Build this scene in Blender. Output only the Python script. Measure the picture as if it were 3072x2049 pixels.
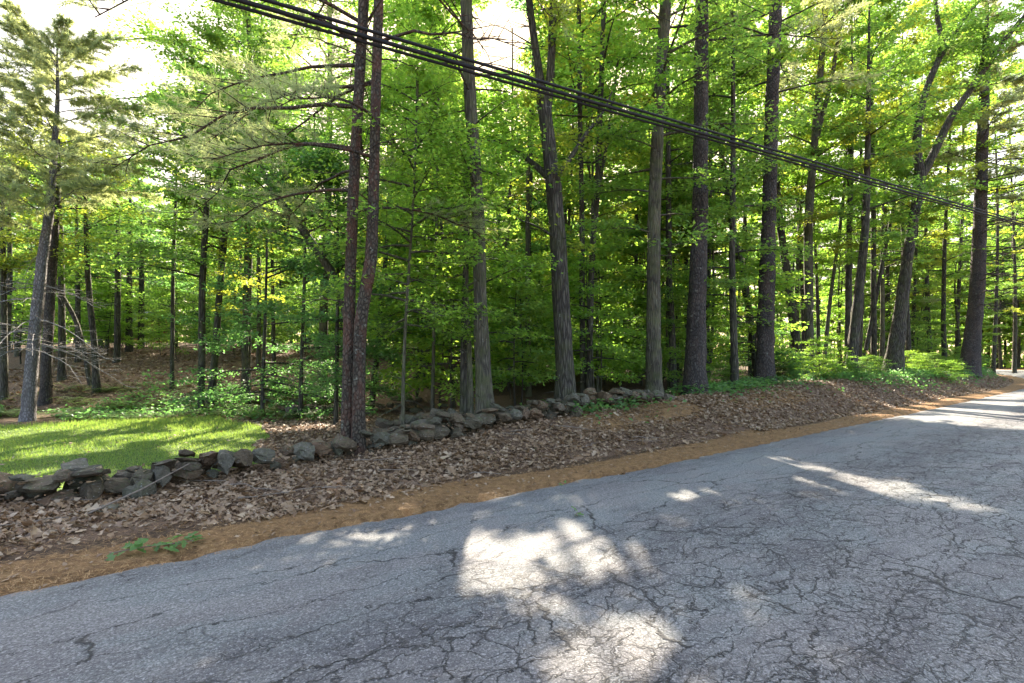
import bpy, math, random
import numpy as np
from mathutils import Vector

for o in list(bpy.data.objects):
    bpy.data.objects.remove(o)
SC = bpy.context.scene
COL = SC.collection
R = math.radians
rng = np.random.default_rng(11)
random.seed(5)

# ------------------------------------------------------------------ camera, sky, sun, exposure
F, CX, HZ, EYE = 512.0, 512.0, 366.0, 1.6      # focal length in px of a 1024 wide picture, horizon row, eye height
cam_d = bpy.data.cameras.new('camera')
cam = bpy.data.objects.new('camera', cam_d)
COL.objects.link(cam)
cam.location = (0, 0, EYE)
cam.rotation_euler = (R(90), 0, 0)
cam_d.sensor_width = 36
cam_d.lens = 18
cam_d.shift_y = (HZ - 341.5) / 1024
cam_d.clip_start = 0.05
cam_d.clip_end = 1500
SC.camera = cam

SUN_AZ, SUN_EL = R(-1.5), R(32.7)              # azimuth from +Y, elevation
S = np.array([math.sin(SUN_AZ) * math.cos(SUN_EL), math.cos(SUN_AZ) * math.cos(SUN_EL), math.sin(SUN_EL)])
W = bpy.data.worlds.new('World')
SC.world = W
W.use_nodes = True
nt = W.node_tree
bg = nt.nodes['Background']
sky = nt.nodes.new('ShaderNodeTexSky')
sky.sky_type = 'NISHITA'
sky.sun_disc = False
sky.sun_elevation = SUN_EL
sky.sun_rotation = SUN_AZ
sky.air_density = 1.0
sky.dust_density = 5.0
sky.ozone_density = 1.0
nt.links.new(sky.outputs[0], bg.inputs[0])
bg.inputs[1].default_value = 0.15
sun_d = bpy.data.lights.new('sun', 'SUN')
sun_d.energy = 4.3
sun_d.angle = R(0.53)
sun_d.color = (1.0, 0.93, 0.82)
sun = bpy.data.objects.new('sun', sun_d)
COL.objects.link(sun)
sun.rotation_euler = Vector((-S[0], -S[1], -S[2])).to_track_quat('-Z', 'Y').to_euler()
SC.view_settings.view_transform = 'Standard'
SC.view_settings.look = 'None'
SC.view_settings.gamma = 1
SC.view_settings.exposure = 2.95
SC.view_settings.use_curve_mapping = False
SC.view_settings.use_white_balance = True      # the camera was balanced for the open shade
SC.view_settings.white_balance_temperature = 7200
SC.render.engine = 'CYCLES'
SC.cycles.use_denoising = True
SC.cycles.max_bounces = 9
SC.cycles.diffuse_bounces = 6
SC.cycles.transmission_bounces = 7
SC.cycles.glossy_bounces = 2
SC.cycles.sample_clamp_indirect = 6
SC.cycles.sample_clamp_direct = 0.32           # keeps the blown-out sky from eating thin twigs and needles
SC.cycles.caustics_reflective = False
SC.cycles.caustics_refractive = False


# ------------------------------------------------------------------ helpers
def px_dir(px, py, Y):
    return np.array([(px - CX) / F * Y, Y, EYE + (HZ - py) / F * Y])


def smooth(a, b, x):
    t = np.clip((np.asarray(x, float) - a) / (b - a), 0, 1)
    return t * t * (3 - 2 * t)


def wob(x, y, f, seed=0):
    """cheap smooth noise, about -1..1"""
    a = np.sin(x * f * 1.0 + 1.7 * seed + 1.3 * np.sin(y * f * 0.7 + seed))
    b = np.sin(y * f * 1.13 + 2.1 * seed + 1.1 * np.sin(x * f * 0.83 + 2 * seed))
    c = np.sin((x + y) * f * 0.71 + seed * 0.7) * np.sin((x - y) * f * 0.93 + seed)
    return (a + b + c) / 2.4


class MB:
    def __init__(self):
        self.v, self.f, self.n = [], [], 0

    def add(self, verts, faces):
        verts = np.asarray(verts, np.float32).reshape(-1, 3)
        faces = np.asarray(faces, np.int32)
        self.v.append(verts)
        self.f.append(faces + self.n)
        self.n += len(verts)

    def tube(self, pts, rad, sides=6, rough=0.0, cap=False, r=None):
        pts = np.asarray(pts, float)
        rad = np.asarray(rad, float)
        n = len(pts)
        tan = np.gradient(pts, axis=0)
        tan /= np.linalg.norm(tan, axis=1)[:, None] + 1e-9
        m = tan.mean(0)
        ref = np.array([1.0, 0, 0]) if abs(m[2]) > 0.6 * np.linalg.norm(m) else np.array([0, 0, 1.0])
        e1 = np.cross(tan, ref)
        e1 /= np.linalg.norm(e1, axis=1)[:, None] + 1e-9
        e2 = np.cross(tan, e1)
        a = np.arange(sides) * 2 * math.pi / sides
        rr = np.repeat(rad[:, None], sides, 1)
        if rough:
            g = r if r is not None else rng
            rr = rr * (1 + rough * g.normal(size=(n, sides)) + 0.6 * rough * g.normal(size=(1, sides)))
        v = pts[:, None, :] + rr[:, :, None] * (np.cos(a)[None, :, None] * e1[:, None, :] + np.sin(a)[None, :, None] * e2[:, None, :])
        i = np.arange(n - 1)[:, None] * sides
        j = np.arange(sides)[None, :]
        k = (j + 1) % sides
        q = np.stack([i + j, i + k, i + sides + k, i + sides + j], -1).reshape(-1, 4)
        self.add(v.reshape(-1, 3), q)
        if cap:
            b = self.n - sides
            self.f.append(np.array([list(range(b, b + sides))], np.int32))
            self.f.append(np.array([list(range(b - (n - 1) * sides, b - (n - 1) * sides + sides))[::-1]], np.int32))

    def box(self, c, h, rz=0.0):
        s = np.array([[x, y, z] for z in (-1, 1) for y in (-1, 1) for x in (-1, 1)], float) * np.array(h)
        cs, sn = math.cos(rz), math.sin(rz)
        p = np.stack([s[:, 0] * cs - s[:, 1] * sn, s[:, 0] * sn + s[:, 1] * cs, s[:, 2]], 1) + np.array(c)
        self.add(p, [[0, 2, 3, 1], [4, 5, 7, 6], [0, 1, 5, 4], [2, 6, 7, 3], [0, 4, 6, 2], [1, 3, 7, 5]])

    def mesh(self, name, mat=None, shade_smooth=False, offset=None):
        me = bpy.data.meshes.new(name)
        if not self.v:
            return me
        v = np.concatenate(self.v)
        if offset is not None:
            v = v - np.asarray(offset, np.float32)
        tot = np.concatenate([np.full(len(f), f.shape[1], np.int32) for f in self.f])
        loops = np.concatenate([f.ravel() for f in self.f])
        me.vertices.add(len(v))
        me.vertices.foreach_set('co', v.astype(np.float32).ravel())
        me.loops.add(len(loops))
        me.loops.foreach_set('vertex_index', loops.astype(np.int32))
        me.polygons.add(len(tot))
        st = np.zeros(len(tot), np.int32)
        st[1:] = np.cumsum(tot)[:-1]
        me.polygons.foreach_set('loop_start', st)
        me.polygons.foreach_set('loop_total', tot)
        me.polygons.foreach_set('use_smooth', np.full(len(tot), shade_smooth, bool))
        me.update(calc_edges=True)
        if mat:
            me.materials.append(mat)
        return me


def link(name, data, parent=None, loc=None):
    o = bpy.data.objects.new(name, data)
    COL.objects.link(o)
    if parent is not None:
        o.parent = parent
    if loc is not None:
        o.location = loc
    return o


def tag(o, label=None, cat=None, group=None, kind=None):
    if label:
        o['label'] = label
    if cat:
        o['category'] = cat
    if group:
        o['group'] = group
    if kind:
        o['kind'] = kind
    return o


def copy_tree(o, parent=None):
    c = o.copy()
    COL.objects.link(c)
    c.parent = parent
    for ch in o.children:
        copy_tree(ch, c)
    return c


# ------------------------------------------------------------------ materials
def new_mat(name):
    m = bpy.data.materials.new(name)
    m.use_nodes = True
    n = m.node_tree
    for x in list(n.nodes):
        n.nodes.remove(x)
    out = n.nodes.new('ShaderNodeOutputMaterial')
    return m, n, out


class NT:
    """tiny node-building helper"""
    def __init__(self, n):
        self.n = n

    def __call__(self, t, **kw):
        nd = self.n.nodes.new(t)
        ins = kw.pop('ins', {})
        for k, v in kw.items():
            setattr(nd, k, v)
        for k, v in ins.items():
            s = nd.inputs[k]
            if isinstance(v, bpy.types.NodeSocket):
                self.n.links.new(v, s)
            else:
                s.default_value = v
        return nd

    def math(self, op, a, b=0.0, clamp=False):
        return self('ShaderNodeMath', operation=op, use_clamp=clamp, ins={0: a, 1: b}).outputs[0]

    def noise(self, vec, scale, detail=4, rough=0.55, dist=0.0):
        return self('ShaderNodeTexNoise', ins={'Vector': vec, 'Scale': scale, 'Detail': detail, 'Roughness': rough, 'Distortion': dist}).outputs['Fac']

    def mapping(self, vec, scale=(1, 1, 1), loc=(0, 0, 0), rot=(0, 0, 0)):
        return self('ShaderNodeMapping', ins={'Vector': vec, 'Scale': scale, 'Location': loc, 'Rotation': rot}).outputs[0]

    def ramp(self, fac, stops, interp='LINEAR'):
        r = self('ShaderNodeValToRGB', ins={'Fac': fac})
        r.color_ramp.interpolation = interp
        e = r.color_ramp.elements
        while len(e) < len(stops):
            e.new(0.5)
        for q, (p, c) in zip(e, stops):
            q.position = p
            q.color = (c, c, c, 1) if isinstance(c, (int, float)) else (*c, 1)
        return r.outputs['Color']

    def mix(self, fac, a, b, blend='MIX'):
        m = self('ShaderNodeMix', data_type='RGBA', blend_type=blend)
        for idx, v in ((0, fac), (6, a), (7, b)):
            s = m.inputs[idx]
            if isinstance(v, bpy.types.NodeSocket):
                self.n.links.new(v, s)
            elif isinstance(v, (int, float)):
                s.default_value = v
            else:
                s.default_value = (*v, 1)
        return m.outputs[2]

    def bump(self, h, strength=0.5, dist=0.02):
        return self('ShaderNodeBump', ins={'Height': h, 'Strength': strength, 'Distance': dist}).outputs[0]


def leaf_mat(name, cols, trans, tmix=0.5, rough=0.5, spec=0.35):
    """leaf: diffuse face plus light passing through; colour varies leaf by leaf and plant by plant"""
    m, n, out = new_mat(name)
    N = NT(n)
    geo = N('ShaderNodeNewGeometry')
    oi = N('ShaderNodeObjectInfo')
    fac = N.math('ADD', N.math('MULTIPLY', geo.outputs['Random Per Island'], 0.7), N.math('MULTIPLY', oi.outputs['Random'], 0.3))
    k = len(cols)
    base = N.ramp(fac, [(i / (k - 1), c) for i, c in enumerate(cols)])
    tr = N.ramp(fac, [(i / (len(trans) - 1), c) for i, c in enumerate(trans)])
    p = N('ShaderNodeBsdfPrincipled', ins={'Base Color': base, 'Roughness': rough, 'Specular IOR Level': spec})
    t = N('ShaderNodeBsdfTranslucent', ins={'Color': tr})
    mx = N('ShaderNodeMixShader', ins={0: tmix, 1: p.outputs[0], 2: t.outputs[0]})
    n.links.new(mx.outputs[0], out.inputs[0])
    return m


M = {}
M['leaf_mid'] = leaf_mat('maple_leaf', [(.065, .13, .028), (.085, .155, .033), (.11, .165, .038)], [(0.162, 0.361, 0.060), (0.234, 0.433, 0.060), (0.360, 0.505, 0.069)], .55)
M['leaf_bright'] = leaf_mat('young_maple_leaf', [(.065, .14, .025), (.09, .17, .03), (.115, .175, .036)], [(0.225, 0.469, 0.060), (0.297, 0.524, 0.060), (0.432, 0.569, 0.069)], .6)
M['leaf_dark'] = leaf_mat('shade_leaf', [(.06, .135, .045), (.075, .155, .045), (.09, .16, .045)], [(0.130, 0.328, 0.094), (0.160, 0.369, 0.085), (0.214, 0.402, 0.075)], .5)
M['leaf_oak'] = leaf_mat('oak_leaf', [(.06, .115, .03), (.085, .14, .03), (.11, .15, .036)], [(0.306, 0.415, 0.049), (0.414, 0.487, 0.049), (0.522, 0.524, 0.069)], .55)
M['needle'] = leaf_mat('pine_needle', [(.10, .145, .075), (.125, .165, .085), (.155, .175, .095)], [(.42, .50, .20), (.50, .56, .22), (.58, .60, .26)], .58, .45)
M['grass'] = leaf_mat('grass_blade', [(.075, .15, .03), (.10, .175, .035), (.14, .18, .045)], [(0.179, 0.336, 0.046), (0.246, 0.376, 0.055), (0.327, 0.384, 0.083)], .45)
M['fern'] = leaf_mat('fern_frond', [(.06, .13, .03), (.08, .155, .035), (.10, .165, .035)], [(0.198, 0.394, 0.057), (0.244, 0.426, 0.057), (0.305, 0.443, 0.057)], .5)
M['dead_leaf'] = leaf_mat('dead_oak_leaf', [(.075, .043, .025), (.17, .106, .06), (.26, .172, .105), (.11, .06, .033), (.33, .245, .165), (.195, .12, .068), (.05, .03, .018), (.27, .168, .093)],
                          [(.16, .08, .03), (.25, .14, .06)], .15, .6)
M['dead_needle'] = leaf_mat('dead_pine_needle', [(.22, .10, .035), (.33, .17, .06), (.40, .24, .10), (.15, .075, .03)], [(.2, .1, .03), (.3, .15, .05)], .1, .6)


def bark_mat(name, dark, mid, light, vs=(14, 14, 2.2), patch=None, patch_amt=0.5, plates=False, moss=0.0):
    m, n, out = new_mat(name)
    N = NT(n)
    tc = N('ShaderNodeTexCoord').outputs['Object']
    oi = N('ShaderNodeObjectInfo').outputs['Random']
    off = N('ShaderNodeVectorMath', operation='ADD', ins={0: tc, 1: N('ShaderNodeCombineXYZ', ins={0: N.math('MULTIPLY', oi, 37.0), 1: N.math('MULTIPLY', oi, 11.0), 2: N.math('MULTIPLY', oi, 53.0)}).outputs[0]}).outputs[0]
    v = N.mapping(off, vs)
    n1 = N.noise(v, 1.0, 6, .65, .6)
    vor = N('ShaderNodeTexVoronoi', feature='DISTANCE_TO_EDGE', ins={'Vector': N.mapping(off, (vs[0] * 1.2, vs[1] * 1.2, vs[2] * (2.4 if plates else 1.3))), 'Scale': 1.0}).outputs['Distance']
    ridge = N.ramp(vor, [(0.0, 0.0), (0.22, 1.0)])
    h = N.math('ADD', N.math('MULTIPLY', ridge, .55), N.math('MULTIPLY', n1, .6))
    c = N.ramp(h, [(.12, dark), (.55, mid), (.95, light)])
    big = N.noise(off, 1.6, 3, .6)
    if patch:
        c = N.mix(N.math('MULTIPLY', N.ramp(N.noise(N.mapping(off, (3, 3, 1.1)), 1.7, 4, .6), [(.46, 0.0), (.60, 1.0)]), patch_amt), c, patch)
    c = N.mix(N.math('MULTIPLY', N.ramp(big, [(.35, 1.0), (.65, 0.0)]), .45), c, tuple(x * .5 for x in mid))
    lich = N.ramp(N.noise(off, 7.0, 4, .7), [(.63, 0.0), (.70, 1.0)])
    c = N.mix(N.math('MULTIPLY', lich, .5), c, (.30, .31, .26))
    if moss:
        c = N.mix(N.math('MULTIPLY', N.ramp(N.noise(off, 3.0, 4, .6), [(.45, 0.0), (.62, 1.0)]), moss), c, (.09, .11, .035))
    fine = N.noise(N.mapping(off, (60, 60, 14)), 1.0, 4, .7)
    c = N.mix(.55, c, N.ramp(fine, [(.3, .25), (.7, 1.0)]), 'MULTIPLY')
    p = N('ShaderNodeBsdfPrincipled', ins={'Base Color': c, 'Roughness': .88, 'Specular IOR Level': .25})
    n.links.new(N.bump(N.math('ADD', h, N.math('MULTIPLY', fine, .35)), 1.0, .03), p.inputs['Normal'])
    n.links.new(p.outputs[0], out.inputs[0])
    return m


M['bark_red'] = bark_mat('red_pine_bark', (0.0144, 0.0111, 0.0086), (0.0576, 0.0444, 0.0330), (0.1224, 0.1036, 0.0792), (16, 16, 4.5), (.15, .06, .04), .6, True)
M['bark_pine'] = bark_mat('white_pine_bark', (0.0109, 0.0091, 0.0086), (0.0429, 0.0357, 0.0324), (0.1014, 0.0897, 0.0828), (15, 15, 3.2), (.11, .075, .06), .4, True)
M['bark_maple'] = bark_mat('maple_bark', (0.0163, 0.0136, 0.0099), (0.0646, 0.0564, 0.0422), (0.1428, 0.1292, 0.0990), (18, 18, 1.9), (.17, .155, .10), .5, False, .4)
M['bark_dark'] = bark_mat('oak_bark', (0.0112, 0.0096, 0.0080), (0.0440, 0.0376, 0.0304), (0.1200, 0.1080, 0.0880), (15, 15, 1.7), None, 0, False, .25)
M['bark_pale'] = bark_mat('pale_pine_bark', (.05, .045, .048), (.15, .135, .14), (.27, .25, .26), (15, 15, 3.2), (.17, .13, .12), .3, True)
M['bark_grey'] = bark_mat('dead_branch_bark', (.12, .11, .105), (.27, .25, .245), (.42, .40, .39), (20, 20, 5), None, 0)


def stone_mat():
    m, n, out = new_mat('field_stone')
    N = NT(n)
    tc = N('ShaderNodeTexCoord').outputs['Object']
    oi = N('ShaderNodeObjectInfo').outputs['Random']
    off = N('ShaderNodeVectorMath', operation='ADD', ins={0: tc, 1: N('ShaderNodeCombineXYZ', ins={0: N.math('MULTIPLY', oi, 37.0), 1: N.math('MULTIPLY', oi, 91.0), 2: N.math('MULTIPLY', oi, 23.0)}).outputs[0]}).outputs[0]
    c = N.ramp(oi, [(0, (.07, .052, .036)), (.2, (.125, .09, .058)), (.4, (.09, .076, .052)), (.6, (.16, .095, .056)), (.8, (.13, .115, .09)), (1, (.068, .062, .036))])
    n1 = N.noise(off, 6.0, 8, .65, .4)
    n2 = N.noise(N.mapping(off, (5, 5, 22)), 1.0, 5, .6)
    n3 = N.noise(off, 45.0, 4, .7)
    c = N.mix(.75, c, N.ramp(n1, [(.3, .35), (.7, 1.35)]), 'MULTIPLY')
    c = N.mix(.35, c, N.ramp(n2, [(.35, .4), (.65, 1.2)]), 'MULTIPLY')
    c = N.mix(.5, c, N.ramp(n3, [(.3, .4), (.7, 1.25)]), 'MULTIPLY')
    nz = N('ShaderNodeSeparateXYZ', ins={0: N('ShaderNodeNewGeometry').outputs['Normal']}).outputs[2]
    moss = N.math('MULTIPLY', N.ramp(N.noise(off, 4.0, 5, .7), [(.46, 0.0), (.62, 1.0)]), N.ramp(nz, [(.05, .25), (.6, 1.0)]))
    c = N.mix(N.math('MULTIPLY', moss, .7), c, (.06, .068, .026))
    c = N.mix(N.math('MULTIPLY', N.ramp(N.noise(off, 9.0, 4, .7), [(.62, 0.0), (.68, 1.0)]), .7), c, (.30, .31, .29))
    p = N('ShaderNodeBsdfPrincipled', ins={'Base Color': c, 'Roughness': .85, 'Specular IOR Level': .3})
    h = N.math('ADD', N.math('ADD', n1, N.math('MULTIPLY', n2, .5)), N.math('MULTIPLY', n3, .25))
    n.links.new(N.bump(h, 1.0, .035), p.inputs['Normal'])
    n.links.new(p.outputs[0], out.inputs[0])
    return m


M['stone'] = stone_mat()


def ground_mat():
    m, n, out = new_mat('forest_ground')
    N = NT(n)
    tc = N('ShaderNodeTexCoord').outputs['Object']
    at = N('ShaderNodeAttribute', attribute_name='zone')
    sp = N('ShaderNodeSeparateColor', ins={0: at.outputs['Color']})
    n1 = N.noise(tc, 1.3, 6, .65)
    n2 = N.noise(tc, 9.0, 6, .7)
    n3 = N.noise(tc, 55.0, 5, .75)
    n4 = N.noise(tc, 170.0, 3, .7)
    jit = N.math('MULTIPLY', N.math('SUBTRACT', N.math('ADD', N.math('MULTIPLY', n2, .6), N.math('MULTIPLY', n3, .4)), .5), 1.5)
    forest = N.ramp(n2, [(.3, (.035, .022, .014)), (.5, (.085, .052, .032)), (.7, (.15, .095, .06))])
    litter = N.ramp(n3, [(.3, (.05, .03, .02)), (.5, (.14, .085, .055)), (.7, (.26, .18, .12))])
    need = N.ramp(N.math('ADD', N.math('MULTIPLY', n4, .55), N.math('MULTIPLY', n2, .45)), [(.36, (.06, .036, .022)), (.46, (.185, .105, .05)), (.55, (.28, .155, .068)), (.66, (.38, .27, .16))])
    lawn = N.ramp(N.math('ADD', N.math('MULTIPLY', n3, .5), N.math('MULTIPLY', n1, .5)), [(.36, (.045, .085, .018)), (.5, (.08, .135, .026)), (.66, (.14, .165, .04))])
    c = N.mix(N.ramp(N.math('ADD', sp.outputs[2], jit), [(.35, 0.0), (.6, 1.0)]), forest, litter)
    c = N.mix(N.ramp(N.math('ADD', sp.outputs[0], jit), [(.38, 0.0), (.6, 1.0)]), c, need)
    c = N.mix(N.ramp(N.math('ADD', sp.outputs[1], jit), [(.4, 0.0), (.58, 1.0)]), c, lawn)
    c = N.mix(.6, c, N.ramp(n3, [(.3, .5), (.7, 1.2)]), 'MULTIPLY')
    p = N('ShaderNodeBsdfPrincipled', ins={'Base Color': c, 'Roughness': .95, 'Specular IOR Level': .15})
    h = N.math('ADD', N.math('ADD', n2, N.math('MULTIPLY', n3, .5)), N.math('MULTIPLY', n4, .2))
    n.links.new(N.bump(h, 1.0, .06), p.inputs['Normal'])
    n.links.new(p.outputs[0], out.inputs[0])
    return m


M['ground'] = ground_mat()


def asphalt_mat():
    m, n, out = new_mat('cracked_asphalt')
    N = NT(n)
    sd = N('ShaderNodeAttribute', attribute_name='sd').outputs['Vector']     # x along the road, y across
    xyz = N('ShaderNodeSeparateXYZ', ins={0: sd})
    s_, d_ = xyz.outputs[0], xyz.outputs[1]
    big = N.noise(N.mapping(sd, (.35, .9, 1)), 1.0, 4, .6)
    mid = N.noise(sd, 2.6, 5, .6)
    streak = N.noise(N.mapping(sd, (1.2, 9, 1)), 1.0, 6, .7)
    grit = N.noise(sd, 70.0, 4, .75)
    fine = N.noise(sd, 190.0, 2, .8)
    chips = N('ShaderNodeTexVoronoi', feature='F1', ins={'Vector': sd, 'Scale': 105.0, 'Randomness': 1.0})
    chipv = N('ShaderNodeSeparateColor', ins={0: chips.outputs['Color']}).outputs[0]
    c = N.ramp(big, [(.3, (.097, .090, .093)), (.5, (.137, .132, .13)), (.7, (.162, .164, .16))])
    tone = N.noise(N.mapping(sd, (.8, 1.3, 1)), .9, 4, .6)
    c = N.mix(N.ramp(tone, [(.46, 0.0), (.54, .55)]), c, (.122, .138, .138))
    blot = N.ramp(N.noise(N.mapping(sd, (.55, 1.5, 1)), 1.3, 5, .68), [(.5, 0.0), (.64, 1.0)])
    c = N.mix(N.math('MULTIPLY', blot, N.ramp(N.math('ADD', N.math('MULTIPLY', d_, -.2), 0.0), [(.2, .25), (.5, .75)])), c, (.062, .058, .064))
    # worn wheel track and damp-looking old binder along the road edge
    trk = N.math('MULTIPLY', N.math('SUBTRACT', 1.0, N.math('MULTIPLY', N.math('ABSOLUTE', N.math('ADD', d_, 2.45)), 1.25), True), 1.0)
    edg = N.math('MULTIPLY', N.math('SUBTRACT', 1.0, N.math('MULTIPLY', N.math('ABSOLUTE', N.math('ADD', d_, .35)), 2.2), True), .8)
    wear = N.math('MULTIPLY', N.math('MAXIMUM', trk, edg), N.ramp(N.math('ADD', N.math('MULTIPLY', streak, .5), N.math('MULTIPLY', mid, .5)), [(.40, 0.0), (.54, 1.0)]))
    c = N.mix(N.math('MULTIPLY', wear, .85), c, (.055, .052, .058))
    c = N.mix(.85, c, N.ramp(grit, [(.3, .25), (.5, .95), (.7, 1.75)]), 'MULTIPLY')
    c = N.mix(.5, c, N.ramp(fine, [(.3, .4), (.7, 1.5)]), 'MULTIPLY')
    c = N.mix(N.math('MULTIPLY', N.ramp(chipv, [(.80, 0.0), (.9, 1.0)]), .45), c, (.30, .295, .29))
    c = N.mix(N.math('MULTIPLY', N.ramp(chipv, [(.1, 1.0), (.2, 0.0)]), .55), c, (.05, .05, .055))
    peb = N.noise(sd, 38.0, 5, .8)
    c = N.mix(.7, c, N.ramp(peb, [(.36, .45), (.5, 1.0), (.62, 1.5)]), 'MULTIPLY')
    # cracks
    w1 = N('ShaderNodeTexNoise', ins={'Vector': sd, 'Scale': 1.6, 'Detail': 5.0, 'Roughness': .65}).outputs['Color']
    w2 = N('ShaderNodeTexNoise', ins={'Vector': sd, 'Scale': 9.0, 'Detail': 5.0, 'Roughness': .7}).outputs['Color']
    dv = N('ShaderNodeVectorMath', operation='ADD', ins={0: N('ShaderNodeVectorMath', operation='SCALE', ins={0: w1, 'Scale': .55}).outputs[0],
                                                        1: N('ShaderNodeVectorMath', operation='SCALE', ins={0: w2, 'Scale': .12}).outputs[0]}).outputs[0]
    wv = N('ShaderNodeVectorMath', operation='ADD', ins={0: sd, 1: dv}).outputs[0]

    def crack(scale, width, sx=1.0, sy=1.0, fade=None):
        v = N('ShaderNodeTexVoronoi', feature='DISTANCE_TO_EDGE', voronoi_dimensions='2D', ins={'Vector': N.mapping(wv, (sx, sy, 1)), 'Scale': scale}).outputs['Distance']
        ww = N.math('MULTIPLY', N.ramp(N.noise(sd, 3.3, 3, .6), [(.35, .15), (.7, 1.0)]), width)
        k = N.math('SUBTRACT', 1.0, N.math('DIVIDE', v, ww), True)
        return N.math('MULTIPLY', k, fade) if fade is not None else k
    near = N.ramp(N.math('ADD', N.math('MULTIPLY', mid, .5), N.math('MULTIPLY', N.math('ADD', d_, 1.6), -.16)), [(.20, 0.0), (.42, 1.0)])
    k1 = crack(1.0, .022, .42, 2.2, N.ramp(N.math('ADD', mid, N.math('MULTIPLY', N.math('ADD', d_, 1.0), -.2)), [(.3, .25), (.6, 1.0)]))
    k2 = crack(2.6, .042, .5, 1.6, N.math('MULTIPLY', near, N.ramp(N.noise(sd, .7, 3, .6), [(.36, .25), (.52, 1.0)])))
    k3 = crack(5.2, .075, .75, 1.25, N.math('MULTIPLY', near, N.ramp(N.noise(sd, .9, 3, .6), [(.43, .06), (.53, 1.0)])))
    k4 = crack(11.0, .12, .85, 1.15, N.math('MULTIPLY', near, N.ramp(N.noise(sd, .6, 3, .6), [(.47, .0), (.57, 1.0)])))
    k = N.math('MAXIMUM', N.math('MAXIMUM', k1, N.math('MULTIPLY', k4, .5)), N.math('MAXIMUM', N.math('MULTIPLY', k2, .9), N.math('MULTIPLY', k3, .68)))
    c = N.mix(N.math('MULTIPLY', N.ramp(k, [(.0, 0.0), (.6, 1.0)]), .9), c, (.018, .017, .018))
    p = N('ShaderNodeBsdfPrincipled', ins={'Base Color': c, 'Roughness': .78, 'Specular IOR Level': .35})
    h = N.math('SUBTRACT', N.math('ADD', N.math('MULTIPLY', grit, .8), N.math('MULTIPLY', fine, .5)), N.math('MULTIPLY', k, 2.2))
    n.links.new(N.bump(h, .9, .014), p.inputs['Normal'])
    n.links.new(p.outputs[0], out.inputs[0])
    return m


M['asphalt'] = asphalt_mat()


def plain(name, col, rough=.6, noise=.3, scale=20):
    m, n, out = new_mat(name)
    N = NT(n)
    tc = N('ShaderNodeTexCoord').outputs['Object']
    c = N.mix(noise, col, N.ramp(N.noise(tc, scale, 5, .65), [(.3, .4), (.7, 1.3)]), 'MULTIPLY')
    p = N('ShaderNodeBsdfPrincipled', ins={'Base Color': c, 'Roughness': rough, 'Specular IOR Level': .35})
    n.links.new(p.outputs[0], out.inputs[0])
    return m


M['cable'] = plain('cable_rubber', (.012, .012, .014), .85)
M['red_paint'] = plain('red_clapboard', (.30, .035, .03), .7)
M['white_paint'] = plain('white_trim', (.75, .75, .73), .6)
M['shingle'] = plain('grey_shingle', (.20, .20, .21), .9)
M['pane'] = plain('window_glass', (.06, .07, .08), .12, .0)
M['stump'] = plain('rotten_wood', (.12, .10, .085), .95, .8, 14)
M['stick'] = plain('dead_stick', (.16, .125, .10), .9, .6, 18)

# ------------------------------------------------------------------ road line and terrain
U2 = np.array([.794, .608])
N2 = np.array([-.608, .794])
D0, S0, RC = 5.18, 38.0, 55.0
ROAD_W = 6.1
ARC_C = N2 * (D0 + RC) + U2 * S0


def sd_of(x, y):
    """x, y -> distance along the road, distance beyond its far edge (bends to the left after S0)"""
    x = np.asarray(x, float)
    y = np.asarray(y, float)
    s = U2[0] * x + U2[1] * y
    d = N2[0] * x + N2[1] * y - D0
    rx, ry = x - ARC_C[0], y - ARC_C[1]
    rr = np.hypot(rx, ry)
    a = np.arctan2(rx * U2[0] + ry * U2[1], -(rx * N2[0] + ry * N2[1]))
    bend = s > S0
    return np.where(bend, S0 + RC * a, s), np.where(bend, RC - rr, d)


def xy_of(s, d):
    s = np.asarray(s, float)
    d = np.asarray(d, float)
    a = np.clip((s - S0) / RC, 0, None)
    st = np.minimum(s, S0)
    x = np.where(s > S0, ARC_C[0] + (RC - d) * (np.sin(a) * U2[0] - np.cos(a) * N2[0]), U2[0] * st + N2[0] * (d + D0))
    y = np.where(s > S0, ARC_C[1] + (RC - d) * (np.sin(a) * U2[1] - np.cos(a) * N2[1]), U2[1] * st + N2[1] * (d + D0))
    return x, y


def road_z(s):
    return np.interp(s, [-60, 8, 24, 38, 65, 100], [-.25, 0, .16, .36, 1.05, 1.6])


def ground(x, y):
    x = np.asarray(x, float)
    y = np.asarray(y, float)
    s, d = sd_of(x, y)
    zr = road_z(s)
    H = np.interp(s, [-40, -8, -1, 0, 2.5, 3.2, 3.9, 5.3, 6.3, 8, 9.6, 11, 15, 18, 30, 40, 60, 120], [-.3, -.02, .02, -.03, -.02, .04, .11, .25, .38, .46, .53, .64, .74, .92, 1.15, 1.28, 1.8, 2.6])
    left = -.10 + np.clip((y - 16.5) * .2, 0, 2.8) * smooth(16.0, 19.5, y) + 1.5 * smooth(36, 58, y)
    mid = .40 + np.clip((y - 13) * .035, 0, 2.6)
    w = smooth(-4.2, .6, x - .12 * (y - 12))
    back = left * (1 - w) + mid * w
    back = np.where(s > 14, np.maximum(back, H - .1), back)
    t = smooth(.75, 3.1, d)
    zv = zr + .015 + t * (H - zr)
    z = zv + smooth(3.5, 6.0, d) * (back - zv)
    bumps = .02 * wob(x, y, 2.3, 1) + .035 * wob(x, y, .9, 2)
    z = z + bumps * smooth(.5, 2.0, d)
    rd = (d < 0.06) & (d > -ROAD_W - .06)
    z = np.where(rd, zr - .05, z)
    z = np.where(d <= -ROAD_W - .06, zr - .01 + .03 * wob(x, y, .8, 3), z)
    return z


def g1(x, y):
    return float(ground(np.array([x]), np.array([y]))[0])


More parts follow.
